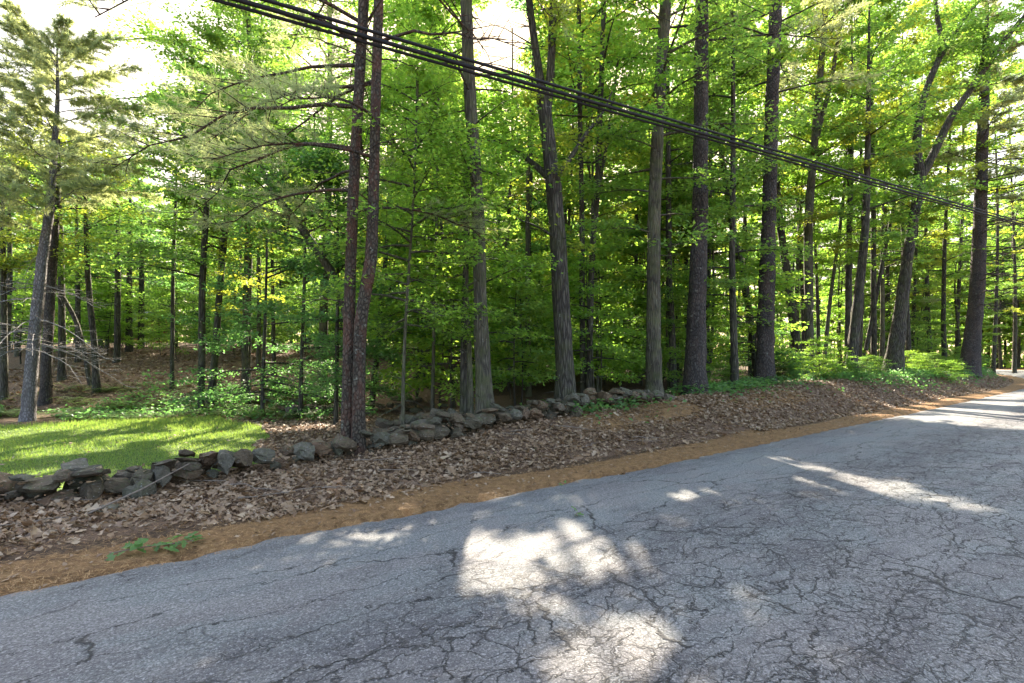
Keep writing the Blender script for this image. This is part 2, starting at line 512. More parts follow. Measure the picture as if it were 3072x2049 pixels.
LAWN = np.array([(-22, 14.6), (-14.3, 14.4), (-12.4, 15.6), (-10.3, 16.4), (-9.3, 16.2), (-7.0, 14.2), (-5.9, 12.2), (-5.0, 10.2), (-4.2, 8.6), (-6, 5.0), (-22, -6)])


def in_poly(x, y, P):
    x = np.asarray(x, float)
    y = np.asarray(y, float)
    r = np.zeros(x.shape, bool)
    for (x0, y0), (x1, y1) in zip(P, np.roll(P, -1, 0)):
        c = ((y0 > y) != (y1 > y)) & (x < (x1 - x0) * (y - y0) / (y1 - y0 + 1e-12) + x0)
        r ^= c
    return r


def lawn_mask(x, y):
    s, d = sd_of(x, y)
    return in_poly(x + .25 * wob(x, y, 2.0, 4), y + .25 * wob(x, y, 1.7, 5), LAWN) & (d > 3.55)


# ground sheet: rings round the camera, fine where it looks
ang = np.concatenate([np.linspace(-56, 56, 420), np.linspace(57.5, 302.5, 90)])
ang = np.radians(ang)
rad = np.concatenate([[0.0], np.geomspace(1.2, 40, 210), np.geomspace(42, 1200, 36)])
A, RR = np.meshgrid(ang, rad)
GX, GY = np.sin(A) * RR, np.cos(A) * RR
GZ = ground(GX, GY)
nr, na = A.shape
i = np.arange(nr - 1)[:, None] * na
j = np.arange(na)[None, :]
k = (j + 1) % na
mb = MB()
mb.add(np.stack([GX, GY, GZ], -1).reshape(-1, 3), np.stack([i + j, i + na + j, i + na + k, i + k], -1).reshape(-1, 4))
me = mb.mesh('ground', M['ground'], True)
gs, gd = sd_of(GX, GY)
need = 1 - smooth(.55, 1.1, gd + .25 * wob(GX, GY, 1.1, 7))
need = np.maximum(need, smooth(1.6, 2.1, gd) * (1 - smooth(4, 6, gd)) * smooth(6.5, 8.5, gs) * (1 - smooth(16, 20, gs)) * .75)
need = np.where(gd < -ROAD_W, .55, need)
lawn = lawn_mask(GX, GY).astype(float)
litt = smooth(.7, 1.2, gd) * (1 - smooth(4.2, 7, gd)) + (GX < 0) * (GX > -9) * (GY > 9) * (GY < 19) * .8
litt = np.maximum(litt, ((GX < -3) & (GY > 18)) * .55)
zone = np.stack([need, lawn, np.clip(litt, 0, 1), np.ones_like(need)], -1).astype(np.float32)
ca = me.color_attributes.new('zone', 'FLOAT_COLOR', 'POINT')
ca.data.foreach_set('color', zone.ravel())
tag(link('ground', me), kind='structure')

# road sheet
ss = np.concatenate([np.linspace(-60, -8, 40), np.arange(-7.8, 24, .12), np.linspace(24.2, 130, 200)])
dd = np.linspace(0, 1, 36)
SS, DD = np.meshgrid(ss, dd, indexing='ij')
edge = .05 * wob(SS, SS * 0, 1.9, 3) + .04 * wob(SS, SS * 0, 6.1, 5) + .045 * wob(SS, SS * 0, 15.0, 6) + .03 * wob(SS, SS * 0, 26.0, 2)
DR = (1 - DD) * (edge) + DD * (-ROAD_W)
RX, RY = xy_of(SS, DR)
RZ = road_z(SS) + .012 + .05 * np.sin(np.pi * np.clip(-DR / ROAD_W, 0, 1)) + .006 * wob(RX, RY, 1.2, 9)
RZ[:, 0] -= .03
mb = MB()
nr, na = SS.shape
i = np.arange(nr - 1)[:, None] * na
j = np.arange(na - 1)[None, :]
mb.add(np.stack([RX, RY, RZ], -1).reshape(-1, 3), np.stack([i + j, i + j + 1, i + na + j + 1, i + na + j], -1).reshape(-1, 4)[:, ::-1])
me = mb.mesh('road', M['asphalt'], True)
at = me.attributes.new('sd', 'FLOAT_VECTOR', 'POINT')
at.data.foreach_set('vector', np.stack([SS, DR, SS * 0], -1).astype(np.float32).ravel())
tag(link('road', me), kind='structure')

# ------------------------------------------------------------------ gaps in the canopy: where the sun reaches the ground
GAPS = [  # picture row and column of the sunlit patches on the road and verge: px, py, rx, ry, tilt (deg, up to the right)
    (548, 540, 40, 13, 10), (485, 552, 26, 20, -20), (560, 566, 90, 26, 0), (480, 585, 24, 14, 20), (640, 560, 24, 22, 10), (520, 582, 40, 14, 5),
    (665, 660, 95, 46, 18), (700, 640, 50, 30, 10), (640, 690, 90, 40, 0), (540, 625, 40, 14, 10), (364, 541, 20, 7, 10), (320, 541, 22, 7, 5), (405, 533, 20, 8, 10), (434, 521, 16, 6, 10),
    (484, 516, 16, 5, 10), (788, 468, 28, 8, -10), (852, 488, 48, 11, -10), (905, 496, 26, 9, -5), (960, 507, 24, 5, -10), (985, 515, 30, 6, -10),
    (985, 430, 70, 4, -6), (975, 417, 60, 3, -5), (990, 424, 50, 2.5, -5), (1000, 402, 40, 3, -4), (940, 405, 26, 2, 0), (500, 495, 26, 4, 8), (410, 507, 14, 4, 8),
    (330, 494, 30, 6, 10), (700, 497, 30, 6, 8)]


def blocks_sun(x, y, h, rad, lo=.35):
    """would a tree standing here darken one of the sunlit patches?"""
    g = np.random.default_rng(int(abs(x * 131 + y * 977)) + 1)
    n_ = 260
    a_ = g.uniform(0, 6.283, n_)
    q = rad * np.sqrt(g.random(n_))
    z0 = g1(x, y)
    P = np.stack([x + np.cos(a_) * q, y + np.sin(a_) * q, z0 + h * g.uniform(lo, 1, n_)], 1)
    gx, gy = P[:, 0] - S[0] * P[:, 2] / S[2], P[:, 1] - S[1] * P[:, 2] / S[2]
    lw = (gx < -4) & (gx > -22) & (gy > 6) & (gy < 19)
    return (sun_gap(P, True) & ~lw).mean() > .006 or lw.mean() > .35


def sun_gap(P, road=False):
    """True for leaves that stand in one of the shafts of light"""
    t = P[:, 2] / S[2]
    gx, gy = P[:, 0] - S[0] * t, P[:, 1] - S[1] * t
    out = np.zeros(len(P), bool)
    ok = gy > 1.2
    px = np.where(ok, CX + F * gx / np.maximum(gy, .1), -999)
    py = np.where(ok, HZ + F * EYE / np.maximum(gy, .1), -999)
    nz = wob(gx, gy, 5.0, 3) * .35 + wob(gx, gy, 12.0, 8) * .25
    for cx, cy, rx, ry, a in GAPS:
        c, s_ = math.cos(R(a)), math.sin(R(a))
        u = ((px - cx) * c - (py - cy) * s_) / (rx * 1.08)
        v = ((px - cx) * s_ + (py - cy) * c) / (ry * 1.08)
        out |= (u * u + v * v) < 1 + nz
    out &= (wob(gx, gy, 6.0, 2) + .7 * wob(gx, gy, 15.0, 4)) > -.62        # a few leaves still hang in the shafts
    if road:
        return out | ((gx < -5.0) & (gy > 6) & (gy < 15) & (wob(gx, gy, 1.1, 6) + .5 * wob(gx, gy, 3.0, 2) > -.1))
    lw = (gx < -4) & (gy > 5) & (gy < 20) & (gx > -24)
    out |= lw & (wob(gx, gy, 1.1, 6) + .5 * wob(gx, gy, 3.0, 2) > .05)
    # openings over the woods: the sun reaches the undergrowth in flecks
    out |= (gy > 11.5) & ~lw & (wob(gx, gy, 1.3, 9) + .6 * wob(gx, gy, 3.4, 4) > -.06)
    # the gap the low sun shines through
    q = P - np.array([0, 0, EYE])
    al = q @ S
    off = np.linalg.norm(q - al[:, None] * S, axis=1)
    out |= off < 1.25 + .15 * wob(P[:, 0], P[:, 2], 2.0, 5)
    return out


# ------------------------------------------------------------------ leaves and trees
def leaf_faces(mb, c, dr, nm, L, wid, lobes=False):
    """leaves as small folded blades; lobed ones have three points"""
    dr = dr / (np.linalg.norm(dr, axis=1)[:, None] + 1e-9)
    sd = np.cross(dr, nm)
    sd /= np.linalg.norm(sd, axis=1)[:, None] + 1e-9
    up = np.cross(sd, dr)
    L = L[:, None]
    n = len(c)
    if lobes:
        v = np.stack([c, c + dr * .42 * L + sd * .20 * L, c + dr * .55 * L + sd * .52 * L + up * .08 * L, c + dr * .62 * L + sd * .16 * L,
                      c + dr * L - up * .1 * L, c + dr * .62 * L - sd * .16 * L, c + dr * .55 * L - sd * .52 * L + up * .08 * L, c + dr * .42 * L - sd * .20 * L], 1)
        b = np.arange(n)[:, None, None] * 8
        mb.add(v.reshape(-1, 3), (b + np.array([[0, 1, 3], [1, 2, 3], [0, 3, 5], [3, 4, 5], [0, 5, 7], [5, 6, 7]])[None]).reshape(-1, 3))
    else:
        v = np.stack([c, c + dr * .5 * L + sd * wid * L + up * .06 * L, c + dr * L - up * .08 * L, c + dr * .5 * L - sd * wid * L + up * .06 * L], 1)
        b = np.arange(n)[:, None, None] * 4
        mb.add(v.reshape(-1, 3), (b + np.array([[0, 1, 2], [0, 2, 3]])[None]).reshape(-1, 3))


def path_at(path, z):
    p = np.asarray(path)
    return np.array([np.interp(z, p[:, 2], p[:, 0]), np.interp(z, p[:, 2], p[:, 1]), z])


def trunk_mesh(mb, path, rads, sides, step=.45, r=None, flare=1.35, rough=.045):
    p = np.asarray(path, float)
    z0, z1 = p[0, 2], p[-1, 2]
    n = max(6, int((z1 - z0) / step))
    zz = z0 + (z1 - z0) * (np.linspace(0, 1, n) ** 1.15)
    zz = np.concatenate([[z0, z0 + .12, z0 + .3, z0 + .55], zz[zz > z0 + .8]])
    P = np.stack([np.interp(zz, p[:, 2], p[:, 0]), np.interp(zz, p[:, 2], p[:, 1]), zz], 1)
    # soften the corners of the path
    for _ in range(2):
        P[1:-1, :2] = .25 * P[:-2, :2] + .5 * P[1:-1, :2] + .25 * P[2:, :2]
    rr = np.interp(zz, p[:, 2], rads)
    rr = rr * (1 + (flare - 1) * np.exp(-(zz - z0) / .28))
    mb.tube(P, rr, sides, rough, r=r)
    return P, rr


def bough(r, p0, az, L, el, sag=.25, n=5, wig=.06):
    f = np.linspace(0, 1, n)
    h = np.array([math.cos(az), math.sin(az)])
    pts = np.zeros((n, 3))
    pts[:, :2] = p0[:2] + f[:, None] * L * h
    pts[:, 2] = p0[2] + L * (f * math.tan(el) - sag * f * f)
    pts[1:] += r.normal(size=(n - 1, 3)) * wig * L * .35 * f[1:, None]
    return pts


PROF = ([0, .25, .6, .85, 1], [.75, 1.0, .9, .6, .25])


def crown(r, path, h0, h1, Rad, nb, ntw, nl, lsize, wood, leafmb, el=(.1, .75), bias=None, lobes=False, cull=True, twigs=True, spread=.15, prof=PROF, flat=.06):
    st, en = [], []
    p = np.asarray(path)
    for b in range(nb):
        t = (b + r.random()) / nb
        h = h0 + (h1 - h0) * t
        p0 = path_at(path, min(h, p[-1, 2]))
        az = b * 2.4 + r.normal() * .5
        if bias is not None and r.random() < bias[1]:
            az = bias[0] + r.normal() * .7
        L = Rad * np.interp(t, *prof) * r.uniform(.6, 1.15)
        pts = bough(r, p0, az, L, el[0] + (el[1] - el[0]) * t + r.normal() * .1, .18)
        if wood is not None and not (cull and sun_gap(pts, True).mean() > .3):
            wood.tube(pts, np.linspace(.010 + .011 * L, .004, len(pts)), 4)
        for q in range(ntw):
            f = .22 + .8 * (q + r.random()) / ntw
            ff = min(f, 1) * (len(pts) - 1)
            i0 = min(int(ff), len(pts) - 2)
            a = pts[i0] + (pts[i0 + 1] - pts[i0]) * (ff - i0)
            az2 = az + (1 if q % 2 else -1) * r.uniform(.25, 1.15)
            l2 = L * r.uniform(.18, .42) * (1.1 - .4 * f) + .15
            e = a + np.array([math.cos(az2) * l2, math.sin(az2) * l2, r.normal() * .12 * l2 + .08 * l2])
            st.append(a)
            en.append(e)
    st, en = np.array(st), np.array(en)
    if cull:
        kp = ~sun_gap((st + en) / 2, cull == 'road')
        st, en = st[kp], en[kp]
    if wood is not None and twigs:
        for a, e in zip(st, en):
            wood.tube(np.array([a, e]), [.007, .003], 3)
    if not len(st):
        return
    n = len(st) * nl
    ix = np.repeat(np.arange(len(st)), nl)
    f = r.uniform(.05, 1.15, n)
    c = st[ix] + (en - st)[ix] * f[:, None]
    c += r.normal(size=(n, 3)) * np.array([spread, spread, flat])
    td = (en - st)[ix]
    td /= np.linalg.norm(td, axis=1)[:, None]
    dr = td + r.normal(size=(n, 3)) * np.array([.8, .8, .3]) - np.array([0, 0, .25])
    nm = np.array([0, 0, 1.0]) + r.normal(size=(n, 3)) * .45
    L = lsize * r.uniform(.65, 1.25, n)
    if cull:
        keep = ~sun_gap(c, cull == 'road')
        c, dr, nm, L = c[keep], dr[keep], nm[keep], L[keep]
    if len(c):
        leaf_faces(leafmb, c, dr, nm, L, .34, lobes)


def to_world(Y, pts, top=None, base_z=None):
    """trunk outline read off the picture at one distance -> centre line and radii in metres"""
    P, rr = [], []
    for px, py, w in pts:
        P.append(px_dir(px, py, Y))
        rr.append(w / 2 / F * Y)
    P, rr = np.array(P), np.array(rr)
    gz = g1(P[0, 0], P[0, 1])
    P[0, 2] = gz - .15
    o = np.argsort(P[:, 2])
    P, rr = P[o], rr[o]
    if top is not None and top > P[-1, 2]:
        sl = (P[-1] - P[-2]) / max(P[-1, 2] - P[-2, 2], .1)
        dz = top - P[-1, 2]
        P = np.vstack([P, P[-1] + np.array([sl[0] * dz * .4, sl[1] * dz * .4, dz])])
        rr = np.append(rr, .03)
    return P, rr


def make_tree(name, cat, label, path, rads, bark, leafm, h0, h1, Rad, nb=26, ntw=8, nl=30, lsize=.13, sides=12, group=None, limbs=(), seed=0, lobes=False, bias=None,
              cull=True, twigs=True, el=(.1, .75), smooth_tr=True, extra=None, spread=.15, prof=PROF):
    r = np.random.default_rng(seed + 100)
    nl = int(nl * 1.3)
    base = np.array(path[0]) + np.array([0, 0, .15])
    root = link(name, None, loc=tuple(base))
    tag(root, label, cat, group)
    wood, lf = MB(), MB()
    trunk_mesh(wood, path, rads, sides, r=r)
    if nb:
        crown(r, path, h0, h1, Rad, nb, ntw, nl, lsize, wood, lf, el, bias, lobes, cull, twigs, spread, prof)
    for lp, lr, leafy in limbs:
        w2 = MB()
        lp = np.asarray(lp, float)
        # smooth resample of the limb
        tt = np.linspace(0, 1, len(lp))
        t2 = np.linspace(0, 1, max(8, 3 * len(lp)))
        q = np.stack([np.interp(t2, tt, lp[:, a]) for a in range(3)], 1)
        for _ in range(2):
            q[1:-1] = .25 * q[:-2] + .5 * q[1:-1] + .25 * q[2:]
        w2.tube(q, np.interp(t2, tt, lr), 8, .05, r=r)
        if leafy:
            cpath = q
            st, en = [], []
            for m_ in range(leafy):
                f = r.uniform(.35, 1)
                a = q[int(f * (len(q) - 1))]
                az = r.uniform(0, 6.28)
                l2 = r.uniform(.4, 1.3)
                e = a + np.array([math.cos(az) * l2, math.sin(az) * l2, r.normal() * .2 + .15])
                w2.tube(np.array([a, (a + e) / 2 + r.normal(size=3) * .04, e]), [.012, .008, .004], 4)
                st.append(a)
                en.append(e)
            st, en = np.array(st), np.array(en)
            n = len(st) * nl * 2
            ix = np.repeat(np.arange(len(st)), nl * 2)
            c = st[ix] + (en - st)[ix] * r.uniform(.2, 1.2, n)[:, None] + r.normal(size=(n, 3)) * np.array([.2, .2, .1])
            dr = (en - st)[ix] + r.normal(size=(n, 3)) * np.array([.8, .8, .3])
            kp = ~sun_gap(c)
            leaf_faces(lf, c[kp], dr[kp], (np.array([0, 0, 1.0]) + r.normal(size=(n, 3)) * .45)[kp], (lsize * r.uniform(.65, 1.25, n))[kp], .34, lobes)
        link('limb', w2.mesh('limb', bark, True, base), root)
    if twigs:
        for q in range(9):                      # dead stubs and thin dry twigs on the bare part of the trunk
            z = r.uniform(.8, max(2.0, h0 + 2))
            a = path_at(path, min(z, path[-1][2]))
            az, l2 = r.uniform(0, 6.283), r.uniform(.2, .9)
            e = a + np.array([math.cos(az) * l2, math.sin(az) * l2, r.normal() * .15])
            wood.tube(np.array([a, (a + e) / 2 + r.normal(size=3) * .04, e]), [.016, .010, .003], 4)
    link('trunk', wood.mesh('trunk', bark, smooth_tr, base), root)
    if lf.n:
        link('crown', lf.mesh('crown', leafm, False, base), root)
    return root


# ---- pines
def needles(mb, r, tips, dirs, per, length, width, spread=.7, cull=True):
    """bundles of needles fanning out round each twig end"""
    n = len(tips) * per
    ix = np.repeat(np.arange(len(tips)), per)
    d0 = dirs[ix] / (np.linalg.norm(dirs[ix], axis=1)[:, None] + 1e-9)
    c = tips[ix] - d0 * r.uniform(0, .22, n)[:, None]
    dr = d0 + r.normal(size=(n, 3)) * spread
    dr /= np.linalg.norm(dr, axis=1)[:, None]
    sd = np.cross(dr, r.normal(size=(n, 3)))
    sd /= np.linalg.norm(sd, axis=1)[:, None] + 1e-9
    L = (length * r.uniform(.7, 1.2, n))[:, None]
    v = np.stack([c - sd * width / 2, c + sd * width / 2, c + dr * L], 1)
    if cull:
        v = v[~sun_gap(c)]
    if len(v):
        mb.add(v.reshape(-1, 3), np.arange(len(v) * 3).reshape(-1, 3))


def pine_limb(r, p0, az, L, el, sag, r0, nsub, per, length, width, wood, lf, leaf_from=.4, dead=False, sub=6, cull=True):
    pts = bough(r, p0, az, L, el, sag, 8, .05)
    if not dead and sun_gap(pts[2:], True).mean() > .2:
        return
    wood.tube(pts, np.linspace(r0, .006, 8), 6)
    tips, dirs = [], []
    for q in range(nsub):
        f = (leaf_from if not dead else .2) + (1 - (leaf_from if not dead else .2)) * (q + r.random()) / nsub
        ff = min(f, .999) * 7
        i0 = int(ff)
        a = pts[i0] + (pts[i0 + 1] - pts[i0]) * (ff - i0)
        az2 = az + (1 if q % 2 else -1) * r.uniform(.3, 1.0)
        l2 = L * r.uniform(.12, .34) * (1.2 - .6 * f) + .1
        e = a + np.array([math.cos(az2) * l2, math.sin(az2) * l2, l2 * r.normal(.05, .18)])
        mdl = (a + e) / 2 + r.normal(size=3) * .04 * l2
        wood.tube(np.array([a, mdl, e]), [max(.005, r0 * .32), .005, .003], 4)
        if dead:
            for _ in range(3):
                g = mdl + (e - mdl) * r.random()
                az3 = az2 + r.normal() * .9
                l3 = l2 * r.uniform(.2, .5)
                wood.tube(np.array([g, g + np.array([math.cos(az3) * l3, math.sin(az3) * l3, r.normal() * .25 * l3 - .1 * l3])]), [.004, .002], 3)
        else:
            for k_ in range(sub):
                g = a + (e - a) * (.3 + .75 * (k_ + r.random()) / sub)
                dv = (e - a) / (l2 + 1e-6) + r.normal(size=3) * .5
                tips.append(g + dv * .1)
                dirs.append(dv)
    if tips:
        needles(lf, r, np.array(tips), np.array(dirs), per, length, width, cull=cull)


def pine_tree(name, label, path, rads, bark, limbs, sides=14, seed=0, leafm=None, group=None, dead_mat=None, cull=True):
    """limbs: height, azimuth, length, elevation, sag, thickness, twigs, needles per twig, needle length, width, dead"""
    r = np.random.default_rng(seed)
    base = np.array(path[0]) + np.array([0, 0, .15])
    root = link(name, None, loc=tuple(base))
    tag(root, label, 'tree', group)
    tr, lf = MB(), MB()
    trunk_mesh(tr, path, rads, sides, step=.3, r=r)
    link('trunk', tr.mesh('trunk', bark, True, base), root)
    for (h, az, L, el, sag, r0, ns, per, nl, nw, dead, *lf0) in limbs:
        w = MB()
        pine_limb(r, path_at(path, h), az, L, el, sag, r0, ns, per, nl, nw, w, lf, leaf_from=lf0[0] if lf0 else .4, dead=dead, cull=cull)
        if not w.n:
            continue
        link('limb', w.mesh('limb', (dead_mat if dead and dead_mat else bark), True, base), root)
    if lf.n:
        link('crown', lf.mesh('crown', leafm or M['needle'], False, base), root)
    return root


PI = math.pi
r0 = np.random.default_rng(3)

# two red pines grown together at the wall
for nm, pts, lab, sd_, az0 in (
        ('left', [(346.5, 441, 12), (348, 380, 11.4), (349.5, 313, 11.2), (351, 250, 11), (354, 180, 10.4), (359, 90, 10.2), (364, 0, 10.2)], 'straighter left one of two red-barked pines grown together behind the low stone wall', 21, PI),
        ('right', [(358.5, 440, 13), (358.8, 380, 12.2), (360, 330, 12), (362.5, 300, 12.2), (370, 276, 12), (372.5, 240, 11), (374, 180, 10), (376, 90, 9.8), (379, 0, 9.4)], 'right one of two red-barked pines at the wall, with a bend in its trunk', 22, 0.3)):
    P, rr = to_world(8.95 if nm == 'left' else 8.85, pts, 16.5)
    L = []
    # dark spreading limbs, mostly to the left, feathery outside
    for q in range(26 if nm == 'left' else 15):
        h = (4.3 + 9.5 * q / 26) if nm == 'left' else (5.2 + 10 * q / 15)
        az = (PI + r0.normal() * .75) if (nm == 'left' and q % 4) else r0.uniform(0, 6.28)
        ln = r0.uniform(2.2, 4.6) * (1 - .4 * q / 26)
        L.append((h, az, ln, r0.uniform(-.05, .45), r0.uniform(.25, .6), .014 + .006 * ln, 18, 17, .14, .009, False))
    for q in range(7 if nm == 'left' else 6):
        L.append((r0.uniform(2.6, 7.5), r0.uniform(0, 6.28), r0.uniform(.5, 1.8), r0.uniform(-.1, .4), .25, .014, 5, 0, .1, .01, True))
    pine_tree('red_pine', lab, P, rr, M['bark_red'], L, 18, sd_)

# the white pine on the far side of the lawn
P, rr = to_world(15.5, [(27, 421, 12), (31, 370, 10.5), (36, 320, 10), (43, 250, 8.5), (49, 217, 7.6), (53, 165, 6), (58, 100, 3.6), (57, 50, 1.5), (57, 38, .6)])
L = []
for q in range(54):
    t = q / 53
    h = 4.8 + 6.4 * t
    ln = np.interp(t, [0, .3, .7, 1], [2.6, 2.5, 2.1, .9]) * r0.uniform(.75, 1.15)
    L.append((h, q * 2.4 + r0.normal() * .4, ln, .05 + .75 * t, .12, .018, 24, 20, .16, .016, False, .1))
for q in range(22):
    L.append((r0.uniform(1.9, 5.2), r0.uniform(0, 6.28), r0.uniform(1.0, 2.6), r0.uniform(-.25, .25), .35, .016, 9, 0, .1, .01, True))
pine_tree('white_pine', 'tall white pine with bare grey lower branches at the far edge of the lawn', P, rr, M['bark_pale'], L, 16, 31, dead_mat=M['bark_grey'], cull=False)

# big pine at the right, where the road bends
P, rr = to_world(30.5, [(968, 374, 17), (971, 345, 14.5), (973, 330, 13.5), (977, 291, 12.5), (980, 217, 11), (982, 144, 9.5), (986, 60, 7)], 24)
L = []
for q in range(34):
    h = 5 + 11.5 * (q + r0.random()) / 34
    az = (r0.normal() * .9 - .3) if q % 4 else r0.uniform(0, 6.28)
    L.append((h, az, r0.uniform(3, 6.5), r0.uniform(-.1, .3), r0.uniform(0, .3), .035, 14, 0, .1, .01, True))
for q in range(22):
    h = 11.5 + 11.5 * q / 22
    L.append((h, q * 2.4, r0.uniform(3, 5.5) * (1 - .6 * q / 22), r0.uniform(.0, .4), .15, .04, 20, 22, .24, .03, False, .15))
pine_tree('white_pine', 'huge grey pine with fans of bare branches where the road bends', P, rr, M['bark_pine'], L, 18, 33, dead_mat=M['bark_pine'])
P, rr = to_world(30.9, [(977.5, 377, 6), (978, 330, 5), (979, 291, 4.5), (984, 217, 4)], 17)
L = [(5 + 11 * q / 16, q * 2.4, r0.uniform(1.5, 3), .2, .2, .025, 10, 12, .18, .02, False) for q in range(16)]
pine_tree('white_pine', 'slim pine trunk pressed against the right side of the huge grey pine', P, rr, M['bark_pine'], L, 10, 34)

# the big roadside pines on the bank
for Y, pts, lab, sd_ in (
        (15.6, [(695, 398, 24), (695, 370, 20.5), (697, 306, 17.5), (700, 217, 15), (701, 100, 13.5), (702, 0, 12.5)], 'thickest dark pine trunk on the roadside bank, just right of the wall end', 41),
        (18.6, [(765, 388, 20), (765, 350, 16.5), (767, 276, 14.5), (769, 217, 13), (772, 100, 12.4), (776, 0, 11.5)], 'tall straight grey pine trunk on the bank with a leaning slender tree at its left', 42)):
    P, rr = to_world(Y, pts, 25)
    L = [(6 + 7 * r0.random(), r0.uniform(0, 6.28), r0.uniform(.4, 1.8), r0.uniform(-.1, .3), .2, .016, 5, 0, .1, .01, True) for q in range(9)]
    L += [(11.5 + 13 * q / 26, q * 2.4, r0.uniform(2.6, 4.4) * (1 - .6 * q / 26), r0.uniform(0, .4), .15, .04, 16, 13, .17, .016, False) for q in range(26)]
    pine_tree('white_pine', lab, P, rr, M['bark_pine'], L, 18, sd_)


# ---- broadleaf trees that can be told apart
def BT(name, label, Y, pts, top, h0, Rad, bark='bark_maple', leaf='leaf_mid', nb=28, ntw=8, nl=30, ls=.14, seed=0, limbs=(), sides=12, **kw):
    P, rr = to_world(Y, pts, top)
    ls, nl = ls * .86, int(nl * 1.2)
    return make_tree(name, 'tree', label, P, rr, M[bark], M[leaf], h0, P[-1, 2], Rad, nb, ntw, nl, ls, sides, seed=seed, limbs=limbs, **kw)


def LIMB(Y, pts, leafy=0, dy=0.0):
    n = len(pts)
    P = np.array([px_dir(px, py, Y + dy * i / (n - 1)) for i, (px, py, w) in enumerate(pts)])
    return (P, np.array([w / 2 / F * Y for *_, w in pts]), leafy)


BT('maple_tree', 'mossy maple trunk standing in the stone wall, right of the twin pines', 10.95,
   [(486, 413, 22), (484, 380, 16.5), (481, 330, 14.5), (480, 291, 13), (479, 217, 12.5), (476, 174, 12), (470, 100, 12), (466, 0, 12)], 17, 4.2, 3.0, 'bark_maple', 'leaf_bright', 30, 8, 26, .12, 51, sides=16, prof=([0, .3, .6, 1], [.35, .6, 1, .4]))
BT('oak_tree', 'forked dark oak behind the wall with one low branch on each side', 12.8,
   [(566.5, 395, 22), (565, 370, 19), (561, 306, 16.5), (557, 217, 16), (552, 174, 15), (547, 130, 13.5), (543, 95, 14)], None, 4.5, .8, 'bark_dark', 'leaf_oak', 5, 5, 20, .12, 52, sides=18,
   limbs=[LIMB(12.8, [(546, 110, 12), (540, 80, 8.5), (534, 40, 7.5), (529, 0, 7), (520, -90, 5), (512, -200, 2)], 34), LIMB(12.8, [(546, 110, 11), (550, 80, 8), (552, 40, 8), (553, 0, 7.5), (560, -90, 5), (566, -210, 2)], 34, -.6),
          LIMB(12.8, [(549, 178, 7), (535, 165, 6), (520, 153, 5), (508, 145, 4), (497, 141, 2.2)], 0, 1.0), LIMB(12.8, [(556, 178, 6), (566, 165, 5.5), (578, 146, 4.5), (590, 128, 3.6), (603, 114, 2.6), (612, 92, 1.5)], 8, .5),
          LIMB(12.8, [(562, 245, 3), (548, 232, 2.4), (532, 224, 1.8), (515, 218, 1)], 2, -.6)])
BT('maple_tree', 'left stem of the two thin stems close behind the forked oak', 15.2, [(583.5, 393, 6.5), (582, 300, 5.6), (582, 217, 5.2), (580, 120, 4.6), (579, 0, 4.2)], 18, 7, 2.6, 'bark_dark', 'leaf_bright', 26, 8, 28, .14, 53)
BT('maple_tree', 'right stem of the two thin stems, with a fork high up', 15.0, [(589, 393, 7), (590, 320, 6.2), (592, 250, 6), (597, 200, 6), (600, 120, 5), (604, 0, 4.4)], 18, 7, 2.6, 'bark_dark', 'leaf_bright', 26, 8, 28, .14, 54,
   limbs=[LIMB(15, [(598, 190, 4), (606, 150, 3.4), (612, 110, 3), (618, 60, 2)], 10)])
BT('maple_tree', 'lichen spotted maple trunk on the bank at the end of the stone wall', 14.5, [(655, 402, 18), (654, 370, 15), (653.5, 276, 13), (654, 217, 12.5), (659, 100, 11.5), (666, 0, 11)], 19, 4.5, 3.2, 'bark_maple', 'leaf_mid', 34, 8, 30, .14, 55, sides=16)
BT('maple_tree', 'slender leaning tree that starts at the foot of the straight grey pine', 21, [(758, 376, 8), (752, 330, 7), (743, 276, 6.4), (733, 232, 6), (721, 152, 5), (712, 60, 4)], 16, 7, 2.6, 'bark_dark', 'leaf_mid', 24, 8, 30, .16, 56)
BT('oak_tree', 'dark rough trunk hidden in leaves between the two biggest pines', 17.2, [(735, 402, 8.5), (734, 340, 7), (732, 276, 6.2), (733, 150, 5)], 15, 3.2, 2.8, 'bark_dark', 'leaf_mid', 28, 8, 30, .14, 57)
BT('oak_tree', 'leaning dark trunk just right of the straight grey pine', 25, [(799, 366, 9.5), (796, 340, 8.5), (789, 291, 8), (783, 245, 7.4), (779, 217, 6.5), (772, 120, 5)], 18, 7, 3, 'bark_dark', 'leaf_mid', 26, 8, 30, .17, 58)
BT('oak_tree', 'upright grey trunk with pale upper fork, second right of the straight pine', 24, [(810, 377, 10), (809, 330, 8.2), (808, 217, 8), (812, 174, 7.2), (821, 65, 6), (827, 0, 5)], 21, 7, 3.4, 'bark_maple', 'leaf_oak', 28, 8, 30, .17, 59,
   limbs=[LIMB(24, [(815, 145, 5), (824, 110, 4.6), (833, 75, 4), (838, 35, 3.4), (848, 0, 2.6)], 14)])
BT('maple_tree', 'thin pale stem leaning right between the grey fork and the dark pair', 26, [(823, 372, 4), (828, 320, 3.4), (832, 284, 3.2), (839, 239, 3), (846, 170, 2.4)], 14, 6, 2.2, 'bark_maple', 'leaf_bright', 20, 7, 28, .17, 60)
BT('oak_tree', 'front trunk of a dark crossing pair, leaning right from the bank', 22.6, [(850, 386, 13), (852, 360, 10.5), (859, 291, 8.4), (864, 247, 7.5), (866, 217, 7), (868, 140, 5)], 18, 6, 3, 'bark_dark', 'leaf_mid', 28, 8, 30, .16, 61)
